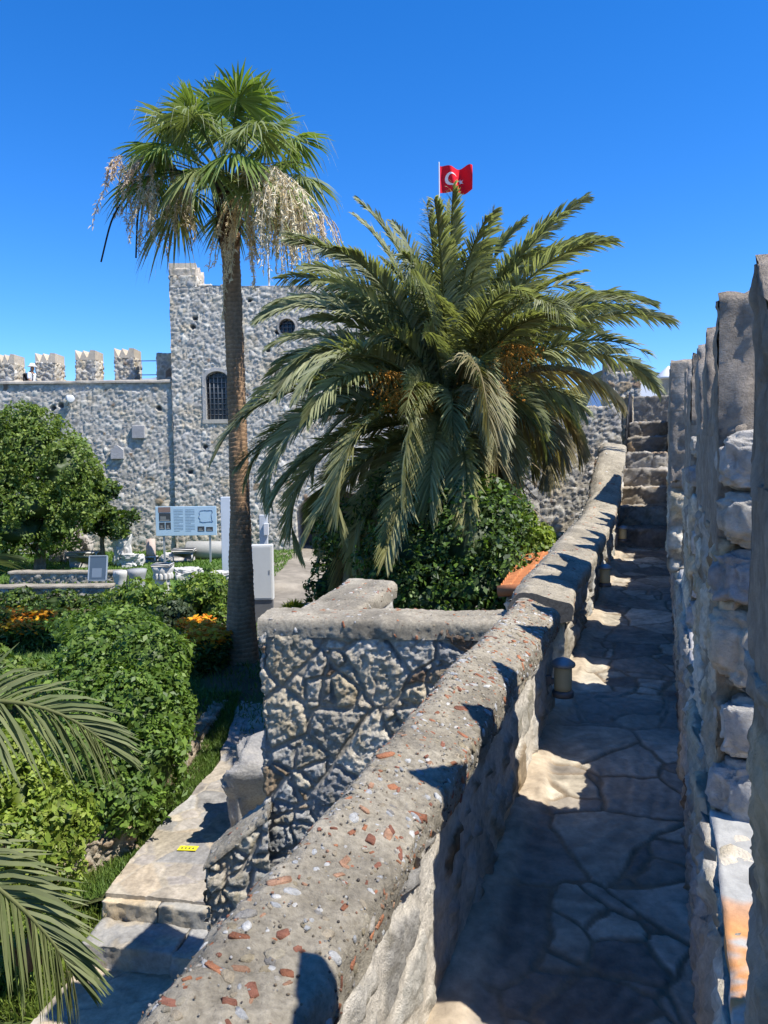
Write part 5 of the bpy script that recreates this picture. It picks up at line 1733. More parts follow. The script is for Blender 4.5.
# shrubs by the retaining wall
for k, (lobs, n, base, lab, cols) in enumerate((
        ([lobe(140, 596, 18.8, .62, .6, .40), lobe(160, 600, 18.6, .5, .5, .35), lobe(120, 600, 18.8, .4, .5, .32)], 2600, (140, 612, 18.8), 'low bright green shrub left of the larger round shrub', LIME[:2] + IVY),
        ([lobe(205, 592, 18.0, .72, .7, .50), lobe(190, 605, 17.8, .55, .5, .42), lobe(215, 610, 17.8, .55, .5, .42)], 3600, (203, 625, 18.0), 'taller round bright green shrub just left of the tall palm trunk', LIME[:2] + IVY),
        ([lobe(175, 615, 17.2, .45, .4, .32), lobe(160, 625, 17.0, .4, .4, .26)], 1700, (168, 630, 17.1), 'low grey-green shrub in front of the round shrubs', [(.06, .085, .04), (.08, .105, .05), (.05, .08, .035)]),
        ([lobe(5, 672, 12.5, .6, .6, .26), lobe(-30, 665, 12.5, .8, .7, .35), lobe(10, 690, 11.6, .5, .5, .26)], 3000, (20, 690, 12.5), 'low spreading ground cover at the left edge below the orange flowers', LAUREL + IVY),
        ([lobe(345, 560, 15.5, .75, .6, .75), lobe(375, 575, 15.0, .7, .6, .7), lobe(330, 588, 14.8, .55, .5, .42), lobe(395, 545, 15.5, .8, .6, .9)], 4200, (365, 610, 15.2), 'dark shrub added to stand for deep shade between the white cabinet and the ivy thicket', DARK + IVY[:1]),  # added dark foliage, hides pale ground where deep shade belongs
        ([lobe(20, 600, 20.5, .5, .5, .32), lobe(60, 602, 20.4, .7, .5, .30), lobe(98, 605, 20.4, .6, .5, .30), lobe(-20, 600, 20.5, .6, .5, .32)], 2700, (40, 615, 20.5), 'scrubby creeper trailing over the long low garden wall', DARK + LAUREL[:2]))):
    b = at(*base)
    bush('shrub', lab, 'shrub', lobs, n, .105, cols, 651 + k, (b.x, b.y, -1.98), 'shrubs in the garden', core=.6, gap=.35, gscale=.3)
# dark ivy thicket below the date palm
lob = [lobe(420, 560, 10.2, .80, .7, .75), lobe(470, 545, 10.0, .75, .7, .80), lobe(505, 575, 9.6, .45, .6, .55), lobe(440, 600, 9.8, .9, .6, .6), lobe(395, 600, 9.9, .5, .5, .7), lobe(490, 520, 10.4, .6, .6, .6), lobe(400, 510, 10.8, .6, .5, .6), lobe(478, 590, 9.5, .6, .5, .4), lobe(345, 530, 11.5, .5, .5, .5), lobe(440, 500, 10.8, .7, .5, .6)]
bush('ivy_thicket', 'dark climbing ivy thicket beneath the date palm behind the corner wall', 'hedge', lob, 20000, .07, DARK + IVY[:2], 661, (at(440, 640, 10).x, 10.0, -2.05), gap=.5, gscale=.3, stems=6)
lob = [lobe(535, 548, 10.6, .26, .3, .30), lobe(522, 530, 10.9, .22, .3, .35), lobe(545, 535, 10.8, .14, .2, .16)]
bush('climber', 'light green climbing plant at the right end of the ivy thicket', 'shrub', lob, 2600, .075, LIME, 671, (at(528, 600, 10.4).x, 10.4, -2.0), core=.5, gap=.3, gscale=.2)
# yellow-green tuft by the cabinet
b = at(294, 596, 16.0)
tf = thing('tuft_plant', 'yellow-green feathery tuft plant right of the white cabinet', 'plant', loc=(b.x, 16.0, -1.95))
g = Geo(); rr_ = np.random.default_rng(44); n = 900
az = rr_.uniform(0, 6.28, n); el = rr_.uniform(.1, 1.5, n)
D = np.stack([np.cos(az) * np.cos(el), np.sin(az) * np.cos(el), np.sin(el)], 1)
ribbons(g, np.array((b.x, 16.0, -1.55)) + D * .12 + rr_.normal(size=(n, 3)) * .05, D, rr_.normal(size=(n, 3)), rr_.uniform(.25, .42, n), .022, .35, np.array((.20, .22, .02)) * rr_.uniform(.6, 1.3, (n, 1)))
part(g, 'leaves', 'leaf', tf)
g = Geo(); tube(g, [(b.x, 16.0, -2.05), (b.x, 16.0, -1.5)], [.06, .04], (.15, .11, .07), 7); part(g, 'stem', 'bark', tf)
# broad leaf plant by the cross wall
b = at(548, 530, 12.6)
bp2 = thing('broadleaf_plant', 'few large drooping leaves on a stalk by the shaded cross wall', 'plant', loc=(b.x, 12.6, -2))
g = Geo(); tube(g, [(b.x, 12.6, -2.1), (b.x + .03, 12.6, 0), (b.x, 12.6, b.z + .1)], [.03, .025, .012], (.10, .13, .05), 6); part(g, 'stem', 'bark', bp2)
g = Geo(); rr_ = np.random.default_rng(46); n = 11
az = rr_.uniform(0, 6.28, n)
D = np.stack([np.cos(az), np.sin(az), rr_.uniform(.1, .9, n)], 1)
ribbons(g, np.array((b.x, 12.6, b.z)) + rr_.normal(size=(n, 3)) * .05 - np.array((0, 0, .15)) * rr_.random((n, 1)), D, np.stack([-np.sin(az), np.cos(az), 0 * az], 1), rr_.uniform(.3, .5, n), .16, .9, np.array((.07, .14, .04)) * rr_.uniform(.8, 1.2, (n, 1)), ts=(0, .25, .5, .75, 1), wp=(.15, .8, 1, .7, .05))
part(g, 'leaves', 'leaf', bp2)

# flower beds
def flowers(name, label, pts, n, base, seed, rad_=.5, hgt=.5):
    root = thing(name, label, 'flowers', 'orange flower beds', loc=base)
    g = Geo(); g2 = Geo(); r = np.random.default_rng(seed)
    for (x, y, z) in pts:
        m = n // len(pts)
        a = r.uniform(0, 6.28, m * 5); q = rad_ * np.sqrt(r.random(m * 5))
        B = np.array((x, y, z)) + np.stack([q * np.cos(a), q * np.sin(a), r.uniform(0, hgt * .85, m * 5)], 1)
        nrm = unit(r.normal(size=(m * 5, 3)) + np.array((0, 0, .6)))
        ribbons(g, B, nrm, r.normal(size=(m * 5, 3)), r.uniform(.08, .16, m * 5), .04, .3, np.array((.07, .12, .025)) * r.uniform(.7, 1.3, (m * 5, 1)))
        a = r.uniform(0, 6.28, m); q = rad_ * np.sqrt(r.random(m))
        B = np.array((x, y, z)) + np.stack([q * np.cos(a), q * np.sin(a), hgt * r.uniform(.7, 1.1, m)], 1)
        cols = np.array(((.78, .36, .02), (.80, .48, .03), (.72, .24, .02)))
        for b_, c_ in zip(B, cols[r.integers(0, 3, m)]):
            s = r.uniform(.030, .056); k = 8
            t = np.linspace(0, 6.283, k, endpoint=False)
            tl = r.normal(0, .4, 2)
            rim = np.stack([s * np.cos(t), s * np.sin(t), s * (tl[0] * np.cos(t) + tl[1] * np.sin(t))], 1) + b_
            V = np.concatenate([rim, [b_ + np.array((0, 0, s * .35))]])
            g2.add(V, np.array([(j, (j + 1) % k, k) for j in range(k)]), c_)
    part(g, 'leaves', 'leaf', root); part(g2, 'blossoms', 'petal', root, False)


fz = -1.98
b0 = [tuple(at(x, 632, 16.2)) for x in (-20, 8, 30, 52)]
flowers('flower_bed', 'orange flowers in bloom at the left edge behind the ivy mound', [(x, 16.2, fz + .12) for x, _, _ in b0] + [(x, 15.5, fz + .02) for x, _, _ in b0], 1100, (b0[1][0], 16.2, fz), 681, .42, .50)
b0 = [tuple(at(x, 640, 14.8)) for x in (192, 208, 220)]
flowers('flower_bed', 'orange and yellow flowers at the foot of the tall palm', [(b0[0][0], 15.2, fz), (b0[1][0], 14.6, fz), (b0[2][0], 14.2, fz), (b0[1][0] + .1, 13.8, fz)], 1000, (b0[1][0], 14.6, fz), 691, .40, .56)

# grass along the path, in the lower left and on the lawn
def grass(name, label, P, h, seed, c=(.10, .16, .03), wdt=.012):
    r = np.random.default_rng(seed); n = len(P)
    D = np.stack([r.normal(0, .45, n), r.normal(0, .45, n), np.ones(n)], 1)
    g = Geo()
    ribbons(g, P, D, r.normal(size=(n, 3)) * np.array((1, 1, .1)), h * r.uniform(.5, 1.2, n), wdt * r.uniform(.7, 1.3, n), .3 * r.random(n), np.array(c) * r.uniform(.65, 1.4, (n, 1)), ts=(0, .5, 1), wp=(1, .8, .08))
    return tag(g.build(name, 'leaf'), label, 'grass', kind='stuff')


r = np.random.default_rng(17)
n = 9000
x = r.uniform(0, 1, n); yv = r.uniform(7.5, 13.0, n)
left_x = np.interp(yv, [p.y for p in pl], [p.x for p in pl])
X = left_x - .02 - np.abs(r.normal(0, .28, n))
P = np.stack([X, yv, np.zeros(n)], 1); P[:, 2] = garden_z(P) - .01
# raise the verge to meet the path
P[:, 2] = np.maximum(P[:, 2], np.interp(yv, [p.y for p in pl], [p.z for p in pl]) - .05 - .23 * (left_x - X))
verge = Geo()
yy = np.linspace(7.45, 13.2, 60); lx = np.interp(yy, [p.y for p in pl], [p.x for p in pl])
uu = np.linspace(0, 1, 9)
VP = np.stack([(lx[:, None] + .08 - 1.1 * uu[None]).ravel(), np.repeat(yy, 9), (np.interp(yy, [p.y for p in pl], [p.z for p in pl])[:, None] - .04 - .25 * uu[None]).ravel()], 1)
VP[:, 2] += .03 * fbm(VP, .4, 3, 4)
i = np.arange(59)[:, None] * 9 + np.arange(8)[None]
verge.add(VP, np.stack([i, i + 1, i + 10, i + 9], -1).reshape(-1, 4)[:, ::-1], np.array((.10, .11, .04)) * (1 + .3 * fbm(VP, .3, 3, 9))[:, None])
tag(verge.build('verge', 'turf'), 'grassy verge sloping from the path edge to the hedge', 'verge', kind='structure')
grass('verge_grass', 'short green grass growing along the edge of the beige path', P, .10, 18)
n = 12000
X = r.uniform(-4.8, -2.75, n); Yv = r.uniform(6.4, 9.2, n)
ok_ = X < np.interp(Yv, [6, 7.1, 7.5, 9.2], [-3.1, -2.9, -2.85, -2.75])
X, Yv = X[ok_], Yv[ok_]; n = len(X)
P = np.stack([X, Yv, np.zeros(n)], 1); P[:, 2] = garden_z(P)
grass('long_grass', 'longer yellow-green grass in the lower left corner', P, .22, 19, (.15, .20, .035), .016)
n = 14000
X = r.uniform(-14, -3.4, n); Yv = r.uniform(22.5, 31, n)
P = np.stack([X, Yv, np.zeros(n)], 1); P[:, 2] = garden_z(P)
grass('lawn_grass', 'mown bright lawn below the rampart', P, .12, 20, (.12, .20, .035), .035)
n = 16000
X = r.uniform(-9.5, -1.7, n); Yv = r.uniform(9.5, 19, n)
P = np.stack([X, Yv, np.zeros(n)], 1); P[:, 2] = garden_z(P)
grass('bed_grass', 'shaded grass around the tall palm', P, .14, 22, (.09, .15, .03), .018)

# clumps of strap leaved plants
for k, (px, py, lab) in enumerate(((45, 925, 'strappy yellow-green clump beside the lower steps'), (20, 960, 'strappy yellow-green clump at the lower left edge'), (75, 905, 'dark green strappy clump against the path edge'))):
    b = on(px, py, -2.85)
    cl = thing('strap_plant', lab, 'plant', 'strap leaved clumps', loc=b)
    g = Geo(); rr_ = np.random.default_rng(70 + k); n = 170
    az = rr_.uniform(0, 6.28, n); el = rr_.uniform(.5, 1.45, n)
    D = np.stack([np.cos(az) * np.cos(el), np.sin(az) * np.cos(el), np.sin(el)], 1)
    ribbons(g, np.array(b) + rr_.normal(size=(n, 3)) * np.array((.10, .10, 0)), D, np.stack([-np.sin(az), np.cos(az), 0 * az], 1), rr_.uniform(.2, .42, n), .022, .55, np.array((.16, .22, .04) if k < 2 else (.06, .11, .03)) * rr_.uniform(.7, 1.3, (n, 1)), ts=(0, .3, .6, .85, 1), wp=(.7, 1, .9, .5, .05))
    part(g, 'leaves', 'leaf', cl)

# ================================================================== low garden walls, stones and furniture
def low_wall(name, label, x0, x1, y0, y1, th, z0_, z1, seed, cell=(.34, .34, .16), res=.05, pal=GREY, cap=True, mort=(.36, .33, .28)):
    o = Vector((x0, y0, 0)); d = Vector((x1 - x0, y1 - y0, 0)); n = Vector((-d.y, d.x, 0)).normalized()
    root = thing(name, label, 'wall', loc=(x0, y0, z0_))
    q8 = box8((x0, y0, z0_), d, n * th, (0, 0, z1 - z0_))
    part(stone_geo(box_quads([list(p) for p in q8], 'D'), res, (x0, y0, 0), d, lambda P: masonry(P, cell=cell, amp=.06, rough=.025, joint=.03, pal=pal, mortar=mort, seed=seed)), 'wall_body', 'rubble', root)
    if cap:
        q8 = box8(Vector((x0, y0, z1 - .02)) - n * .05 - d.normalized() * .02, d + d.normalized() * .04, n * (th + .06), (0, 0, .06))
        part(stone_geo(box_quads([list(p) for p in q8], 'D'), res, (x0, y0, 0), d, lambda P: (.015 * fbm(P, .2, 3, seed), np.array((.31, .27, .21)) * (1 + .25 * fbm(P, .25, 3, seed + 1))[:, None])), 'wall_cap', 'rubble', root)
    return root


a, b = at(-30, 590, 20.8), at(108, 592, 20.8)
low_wall('garden_wall', 'long low garden wall with beige cap below the lawn', a.x, b.x, 21.0, 20.9, .4, -2.1, at(50, 588, 20.8).z, 711)
a, b = at(8, 578, 22.6), at(118, 580, 22.6)
low_wall('lawn_edging_wall', 'low mossy stone edging along the front of the lawn', a.x, b.x, 22.7, 22.6, .35, -2.1, at(60, 573, 22.6).z, 713)
a = on(52, 870, -2.6); b = on(122, 862, -2.6)
low_wall('edging_wall', 'rough brown stone edging left of the path under the ivy mound', a.x, b.x + .05, a.y - .1, b.y + .35,   .26, -3.0, -2.42, 717, cell=(.28, .28, .15), res=.02, pal=[(.34, .26, .19), (.40, .33, .25), (.45, .41, .35), (.30, .25, .2)], cap=False)
a = on(196, 775, PZ); b = on(226, 735, PZ)
low_wall('edging_wall', 'short rough stone edging at the shaded bend of the path', a.x - .15, b.x - .12, a.y + .1, b.y + .9, .2, -3.0, PZ + .32, 719, cell=(.26, .26, .16), res=.025, pal=[(.36, .30, .23), (.42, .38, .32)], cap=False)
# rough outcrop stones at the foot of the rampart
g = Geo()
for k, (px, py, y, sx_, sy_, sz_) in enumerate(((66, 540, 28.5, .38, .4, .62), (77, 532, 29, .30, .4, .6), (62, 552, 28, .32, .4, .34), (84, 548, 28.4, .26, .3, .30), (73, 552, 28.2, .25, .3, .28))):
    c = at(px, py, y); blob(g, tuple(c), (sx_, sy_, sz_), (.33, .30, .26), 720 + k, .6, 2.8, 4)
tag(g.build('rock_outcrop', 'rubble_far', loc=tuple(at(65, 550, 28.5))), 'weathered rock outcrop at the rampart foot behind the lectern sign', 'rocks')

# marble fragments shown on the lawn
frs = [('column_fragment', 121, 578, 21.9, 'drum', .20, .42, 'small white column drum left of the dark sign stone'),
       ('column_fragment', 137, 576, 22.0, 'drum2', .25, .40, 'grey weathered column drum beside a small white one'),
       ('marble_capital', 163, 575, 21.4, 'cap', .24, .5, 'tall carved white marble capital on the lawn'),
       ('marble_fragment', 188, 566, 23.2, 'lump', .34, .26, 'white marble lump right of the carved capital'),
       ('marble_statue_fragment', 124, 556, 26.5, 'lean', .42, .70, 'leaning white marble torso fragment below the small tree'),
       ('marble_slab', 84, 560, 26.5, 'table', .5, .42, 'white marble block with moulded edge behind the lectern sign'),
       ('column_fragment', 151, 552, 27.6, 'post', .17, .70, 'short pinkish column stump on a white base under the info panel'),
       ('marble_fragment', 168, 554, 27.8, 'lump', .30, .22, 'pale broken stone below the info panel'),
       ('marble_fragment', 184, 553, 27.8, 'block', .36, .26, 'squared grey stone right of the broken pale stone'),
       ('column_fragment', 207, 552, 28.4, 'roll', .34, .9, 'thick grey column shaft lying along the wall foot'),
       ('marble_fragment', 219, 568, 23.0, 'lump', .36, .2, 'white stone half hidden behind the round shrub')]
for k, (nm, px, py, y, sh, r_, hgt, lab) in enumerate(frs):
    c = at(px, py, y); base = (c.x, y, gz(c.x, y) - .02)
    root = thing(nm, lab, 'ancient stone', 'marble fragments on the lawn', loc=base)
    g = Geo(); white = np.array((.48, .46, .42)); bz = base[2]
    c = np.array(base); cz = max(c[2], 0)
    topz = at(px, py, y).z
    up_ = topz + hgt * .5 - bz     # how high the piece stands
    if sh in ('drum', 'drum2', 'cap'):
        H_ = max(up_, hgt)
        prof = [(0, 0), (r_ * .9, 0), (r_ * .95, .05), (r_ * .86, .12), (r_ * .84, H_ * .55), (r_ * .95, H_ * .75), (r_ * 1.08, H_ * .86), (r_ * 1.05, H_), (0, H_)]
        lathe(g, c, prof, (.3, .3, .29) if sh == 'drum2' else white, 24)
        V = g.V[0]
        d = .05 * fbm(V, .18, 3, 730 + k)
        g.V[0] = V + np.stack([d, d * .6, 0 * d], 1) * (2.0 if sh == 'cap' else .8)
        part(g, 'shaft', 'marble', root)
        if sh == 'cap':
            g = Geo()
            for a in np.linspace(0, 6.28, 13)[:-1]:
                blob(g, c + np.array((r_ * .95 * math.cos(a), r_ * .95 * math.sin(a), H_ * .7)), (.05, .05, .09), white, 740 + k, .25, 2, 2)
            part(g, 'carved_leaves', 'marble', root)
            g = Geo(); add_box(g, c + np.array((-r_ * 1.1, -r_ * 1.1, H_)), (2.2 * r_, 0, 0), (0, 2.2 * r_, 0), (0, 0, .08), white, .02); part(g, 'abacus', 'marble', root)
    elif sh == 'lump':
        blob(g, c + np.array((0, 0, hgt * .45)), (r_, r_ * .7, hgt * .8), white, 750 + k, .5, 3, 4); part(g, 'stone', 'marble', root)
    elif sh == 'lean':
        blob(g, c + np.array((-.1, 0, .55)), (.30, .28, .55), white, 760, .5, 2.6, 4, .3); blob(g, c + np.array((.22, -.05, .22)), (.38, .25, .25), white, 761, .5, 2.6, 4); part(g, 'stone', 'marble', root)
    elif sh == 'table':
        add_box(g, c + np.array((-.45, -.2, 0)), (.9, 0, 0), (0, .4, 0), (0, 0, .42), white * .9, .04); part(g, 'block', 'marble', root)
        g = Geo(); add_box(g, c + np.array((-.54, -.27, .42)), (1.08, 0, 0), (0, .54, 0), (0, 0, .16), white, .04); part(g, 'moulding', 'marble', root)
    elif sh == 'post':
        add_box(g, c + np.array((-.22, -.22, 0)), (.44, 0, 0), (0, .44, 0), (0, 0, .26), white, .04); part(g, 'base_stone', 'marble', root)
        g = Geo(); lathe(g, c + np.array((0, 0, .26)), [(0, 0), (.18, 0), (.17, .1), (.16, .6), (0, .62)], (.46, .36, .30), 18); part(g, 'shaft', 'marble', root)
    elif sh == 'block':
        add_box(g, c + np.array((-.36, -.2, 0)), (.72, 0, 0), (0, .4, 0), (0, 0, .36), (.42, .40, .37), .05)
        add_box(g, c + np.array((-.42, -.24, .36)), (.84, 0, 0), (0, .48, 0), (0, 0, .12), (.46, .44, .41), .03); part(g, 'block', 'marble', root)
    elif sh == 'roll':
        tube(g, [c + np.array((-.75, 0, .34)), c + np.array((-.7, 0, .34)), c + np.array((.7, -.05, .34)), c + np.array((.75, -.05, .34))], [.3, .34, .33, .28], (.34, .33, .30), 20); part(g, 'shaft', 'marble', root)

# big information panel
Y = 27.0
c00, c11 = at(156, 536, Y), at(216, 506, Y)
ip = thing('info_panel', 'large pale blue information panel with photos and a castle plan', 'sign', loc=(c00.x, Y, -1.85))
tl = Vector((0, .10, 0))
WX, HZ = c11.x - c00.x, c11.z - c00.z
g = Geo(); add_box(g, (c00.x, Y, c00.z), (WX, 0, 0), (0, .05, 0), (0, 0, HZ), (.42, .56, .66), .008)
part(g, 'panel_board', 'paint', ip, False)
g = Geo()
def on_panel(g, u0, v0, u1, v1, c, d=.006):
    add_box(g, (c00.x + u0 * WX, Y - d, c00.z + v0 * HZ), ((u1 - u0) * WX, 0, 0), (0, d, 0), (0, 0, (v1 - v0) * HZ), c)
for (u0, v0, u1, v1) in ((.06, .50, .25, .78), (.06, .22, .15, .46), (.165, .22, .25, .46), (.69, .14, .80, .31), (.83, .14, .94, .29)):
    g = Geo(); on_panel(g, u0, v0, u1, v1, (.05, .055, .06)); on_panel(g, u0 + .02, v0 + .06, u0 + (u1 - u0) * .6, v0 + (v1 - v0) * .6, (.2, .2, .19), .009); on_panel(g, u0 + .012, v0 + .02, u1 - .02, v0 + .05, (.3, .3, .29), .009)
    part(g, 'panel_photo', 'paint', ip, False)
g = Geo(); on_panel(g, .05, .80, .25, .985, (.24, .16, .13)); part(g, 'panel_heading', 'paint', ip, False)
g = Geo()
for col_ in (.30, .49):
    for k in range(15):
        on_panel(g, col_, .88 - k * .052, col_ + (.155 if k % 5 != 4 else .09), .895 - k * .052, (.22, .30, .36), .004)
part(g, 'panel_text', 'paint', ip, False)
g = Geo()
pln = [(.74, .84), (.80, .86), (.86, .85), (.93, .86), (.94, .78), (.92, .72), (.925, .56), (.94, .46), (.88, .47), (.80, .45), (.73, .47), (.735, .56), (.71, .62), (.73, .72), (.72, .78)]
for (u, v), (u2, v2) in zip(pln, pln[1:] + pln[:1]):
    tube(g, [(c00.x + u * WX, Y - .004, c00.z + v * HZ), (c00.x + u2 * WX, Y - .004, c00.z + v2 * HZ)], .008, (.07, .12, .22), 4)
part(g, 'castle_plan', 'paint', ip)
for u in (.12, .88):
    g = Geo(); add_box(g, (c00.x + u * WX - .03, Y + .055, -2.0), (.06, 0, 0), (0, .06, 0), (0, 0, c11.z + 2.0 - .1), (.35, .36, .37)); part(g, 'leg', 'metal', ip, False)

# white square pillar, thin post, cabinet
Y = 24.5
a, b = at(222, 566, Y), at(230, 497, Y)
pl_ = thing('white_pillar', 'slim white square pillar left of the tall palm trunk', 'pillar', loc=(a.x, Y, -1.85))
g = Geo(); add_box(g, (a.x, Y, -1.9), (b.x - a.x, 0, 0), (0, .26, 0), (0, 0, b.z + 1.9), (.56, .60, .64), .01); part(g, 'shaft', 'paint', pl_, False)
g = Geo(); add_box(g, (a.x - .05, Y - .05, -2.0), (b.x - a.x + .1, 0, 0), (0, .36, 0), (0, 0, .2), (.5, .5, .48), .01); part(g, 'foot', 'paint', pl_, False)
Y = 22.0
a, b = at(260, 560, Y), at(267, 515, Y)
pl_ = thing('grey_post', 'grey post with small lock box behind the white cabinet', 'post', loc=(a.x, Y, -1.95))
g = Geo(); add_box(g, (a.x, Y, -2.1), (b.x - a.x, 0, 0), (0, .15, 0), (0, 0, b.z + 2.1), (.5, .52, .54), .01); part(g, 'shaft', 'paint', pl_, False)
g = Geo(); c = at(264, 528, Y); add_box(g, (c.x, Y - .10, c.z - .2), (.14, 0, 0), (0, .10, 0), (0, 0, .34), (.6, .6, .6), .01); part(g, 'lock_box', 'paint', pl_, False)
Y = 17.5
a, b = at(252, 600, Y), at(272, 545, Y)
cb = thing('cabinet', 'tall plain white metal cabinet right of the palm trunk', 'cabinet', loc=(a.x, Y, -2.0))
g = Geo(); add_box(g, (a.x, Y, a.z), (b.x - a.x, 0, 0), (0, .24, 0), (0, 0, b.z - a.z), (.60, .60, .57), .008); part(g, 'housing', 'paint', cb, False)
g = Geo(); add_box(g, (a.x + .03, Y - .012, a.z + .04), (b.x - a.x - .06, 0, 0), (0, .012, 0), (0, 0, b.z - a.z - .08), (.56, .56, .53), .003); dr = part(g, 'door', 'paint', cb, False)
g = Geo(); add_box(g, (b.x - .08, Y - .022, a.z + .6), (.02, 0, 0), (0, .012, 0), (0, 0, .09), (.3, .3, .3)); part(g, 'handle', 'metal', dr, False)
g = Geo(); add_box(g, (a.x + .02, Y + .03, -2.1), (b.x - a.x - .04, 0, 0), (0, .18, 0), (0, 0, a.z + 2.1), (.16, .16, .16)); part(g, 'plinth', 'metal', cb, False)

# small lectern sign
Y = 21.9
a, b = at(88, 580, Y), at(105, 557, Y)
ls_ = thing('lectern_sign', 'small dark lectern sign with metal frame on the lawn edge', 'sign', loc=((a.x + b.x) / 2, Y, -1.85))
g = Geo(); add_box(g, (a.x, Y, a.z), (b.x - a.x, 0, 0), (0, .22, 0), (0, .0, b.z - a.z), (.07, .10, .13), .006)
g = Geo(); e1 = Vector((b.x - a.x, 0, 0)); e3 = Vector((0, .16, b.z - a.z)); e2 = e3.cross(e1).normalized() * -.03
add_box(g, Vector((a.x, Y, a.z)), e1, -e2, e3, (.07, .10, .13), .004); part(g, 'sign_board', 'paint', ls_, False)
g = Geo()
for u in (-.02, .98):
    add_box(g, Vector((a.x, Y - .012, a.z)) + e1 * u, e1.normalized() * .035, (0, .05, 0), e3, (.36, .40, .42))
add_box(g, Vector((a.x, Y - .012, a.z)) + e3, e1, (0, .05, 0), (0, 0, .03), (.36, .40, .42)); add_box(g, Vector((a.x, Y - .012, a.z - .03)), e1, (0, .05, 0), (0, 0, .03), (.36, .40, .42))
part(g, 'sign_frame', 'metal', ls_, False)
g = Geo(); add_box(g, Vector((a.x, Y - .006, a.z)) + e1 * .2 + e3 * .1, e1 * .55, -e2 * .1, e3 * .4, (.16, .20, .24)); part(g, 'sign_print', 'paint', ls_, False)
for u in (.0, .95):
    g = Geo(); add_box(g, Vector((a.x, Y + .03, -2.1)) + e1 * u, (.035, 0, 0), (0, .035, 0), (0, 0, a.z + 2.15), (.3, .32, .33)); part(g, 'leg', 'metal', ls_, False)

# tiled hut roof beside the walkway
c = WZ(8.6, -1.25, 0)
hut = thing('tiled_hut', 'small hut with an orange terracotta roof half buried in ivy', 'building', loc=(c.x, c.y, -2))
r0, r1 = WZ(7.35, -1.02, .18), WZ(9.6, -1.02, .55)       # eave by the parapet
rz = [at(556, 590, 8.1), at(590, 546, 9.8), at(522, 556, 9.9), at(498, 591, 8.3)]
g = Geo()
nT = 15; mT = 26
U_, V_ = np.meshgrid(np.linspace(0, 1, nT * 8 + 1), np.linspace(0, 1, mT * 4 + 1))
u, v = U_.ravel()[:, None], V_.ravel()[:, None]
A = [np.array(list(p)) for p in rz]
Pp = (A[0] * (1 - v) + A[1] * v) * (1 - u) + (A[3] * (1 - v) + A[2] * v) * u
wv = np.abs(np.sin(V_.ravel() * math.pi * mT / 2)) ; st_ = (U_.ravel() * 6) % 1
Pp[:, 2] += .035 * wv - .015 * st_
i = np.arange(mT * 4)[:, None] * (nT * 8 + 1) + np.arange(nT * 8)[None]
cc = np.array((.46, .17, .065)) * (1 + .18 * vnoise(np.stack([np.floor(V_.ravel() * mT / 2) * .7, np.floor(U_.ravel() * 6) * .9, 0 * U_.ravel()], 1), .6, 3) + .1 * fbm(Pp, .12, 3, 6))[:, None]
g.add(Pp, np.stack([i, i + 1, i + nT * 8 + 2, i + nT * 8 + 1], -1).reshape(-1, 4), cc)
low = Pp.copy(); low[:, 2] -= .06
g.add(low, np.stack([i, i + 1, i + nT * 8 + 2, i + nT * 8 + 1], -1).reshape(-1, 4)[:, ::-1], (.3, .2, .13))
part(g, 'roof', 'roof_tile', hut)
hq = [Vector((rz[3].x + .1, rz[3].y + .1, -3)), Vector((rz[0].x - .1, rz[0].y + .1, -3)), Vector((rz[1].x - .1, rz[1].y - .1, -3)), Vector((rz[2].x + .1, rz[2].y - .1, -3))]
hq = hq + [Vector((p.x, p.y, q_.z - .09)) for p, q_ in zip(hq, (rz[3], rz[0], rz[1], rz[2]))]
part(stone_geo(box_quads([list(p) for p in hq], 'D'), .08, WORG, SAX, rub_walk(741)), 'wall', 'rubble', hut)
g = Geo(); tube(g, [rz[0], (rz[0] + rz[3]) / 2 + Vector((0, 0, .02)), rz[3]], .06, (.42, .16, .07), 10)
part(g, 'ridge_tile', 'roof_tile', hut)

# ================================================================== beyond the walls
# white roofs and a chimney seen over the stair head
wr = thing('white_building', 'distant house with white pitched roof seen over the stair head wall', 'building', loc=(at(640, 395, 40).x, 40, -2))
g = Geo(); q0, q1, q2 = at(628, 372, 40), at(676, 410, 40), at(612, 410, 40)
P6 = [list(q2), list(q1), list(q0)]
P6 = P6 + [[p[0], 46, p[2]] for p in P6]
g.add(P6, [np.array([(0, 1, 2)]), np.array([(5, 4, 3)]), np.array([(1, 4, 5, 2), (0, 2, 5, 3), (0, 3, 4, 1)])], (.78, .78, .78)); part(g, 'roof', 'paint', wr, False)
g = Geo(); add_box(g, (q2.x + .3, 40.3, -2.5), (q1.x - q2.x - .6, 0, 0), (0, 5.4, 0), (0, 0, q2.z + 2.4), (.7, .69, .66)); part(g, 'wall', 'paint', wr, False)
ch = thing('stone_turret', 'slim stone turret with white cone cap beyond the stairs', 'turret', loc=(at(668, 400, 30).x, 30, -2))
c = at(668, 400, 30); zt_ = at(668, 379, 30).z
V = [(0, -2.4), (.42, -2.4), (.40, zt_), (0, zt_)]
g = Geo(); cols = None
lathe(g, (c.x, 30, 0), [(.42, -2.4)] + [(.40, z) for z in np.linspace(-2, zt_, 40)], (.36, .31, .25), 28)
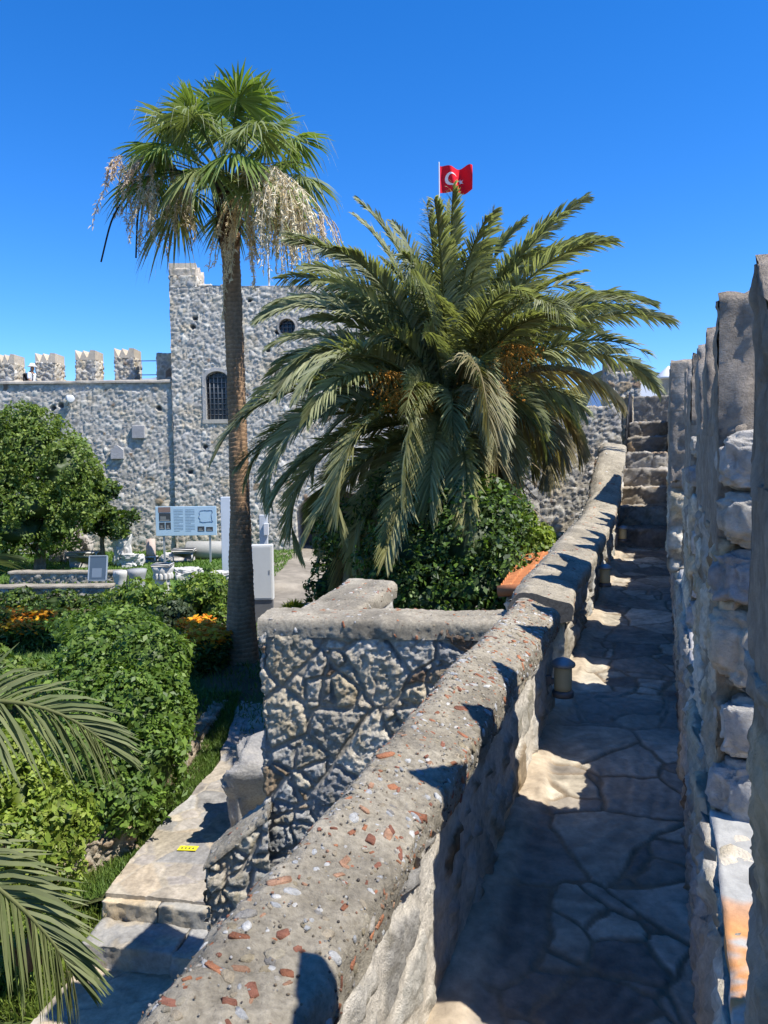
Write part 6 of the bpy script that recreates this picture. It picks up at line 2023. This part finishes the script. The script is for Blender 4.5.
V = g.V[0]; Hh, Cc = masonry(np.concatenate([V, V[:, :1], V[:, 2:]], 1), cell=(.4, .4, .22), amp=.04, pal=[(.38, .33, .27), (.33, .29, .24), (.42, .37, .3)], seed=761); g.C[0] = Cc; part(g, 'shaft', 'rubble', ch)
g = Geo(); lathe(g, (c.x, 30, 0), [(.40, zt_ - .02), (.52, zt_), (.50, zt_ + .06), (.02, at(668, 366, 30).z)], (.75, .75, .74), 24); part(g, 'cap', 'paint', ch)


def hill(name, label, px_list, Y, depth, c, seed):
    """ridge whose skyline runs through the given (px, py) at the distance Y"""
    xs = [at(px, py, Y) for px, py in px_list]
    X = np.array([p.x for p in xs]); Z = np.array([p.z for p in xs])
    nx, ny = 160, 40
    U = np.linspace(X[0], X[-1], nx + 1); V = np.linspace(-1, 1, ny + 1)
    UU, VV = np.meshgrid(U, V)
    zc = np.interp(UU.ravel(), X, Z)
    P = np.stack([UU.ravel(), Y + VV.ravel() * depth, np.zeros(UU.size)], 1)
    sh = np.cos(np.clip(np.abs(VV.ravel()), 0, 1) * math.pi / 2)
    P[:, 2] = -3 + (zc + 3) * sh * (1 + .05 * fbm(P, Y * .04, 4, seed))
    C = np.array(c) * (1 + .25 * fbm(P, Y * .015, 4, seed + 1))[:, None]
    i = np.arange(ny)[:, None] * (nx + 1) + np.arange(nx)[None]
    g = Geo().add(P, np.stack([i, i + 1, i + nx + 2, i + nx + 1], -1).reshape(-1, 4), np.clip(C, .01, .9))
    return tag(g.build(name, 'hill_cover'), label, 'hill', kind='structure')


hill('mountain', 'far mountain ridge with haze put into its colour, behind the rampart merlons', [(-500, 455), (-200, 440), (40, 412), (100, 396), (135, 384), (175, 382), (215, 392), (300, 430), (420, 460)], 2600, 900, (.20, .23, .25), 1)  # muted grey-blue stands in for air haze over the ridge
hill('hill', 'dark wooded hill beyond the stairs', [(430, 450), (520, 425), (600, 372), (640, 376), (680, 386), (760, 410), (900, 440), (1100, 455)], 420, 160, (.045, .055, .035), 2)
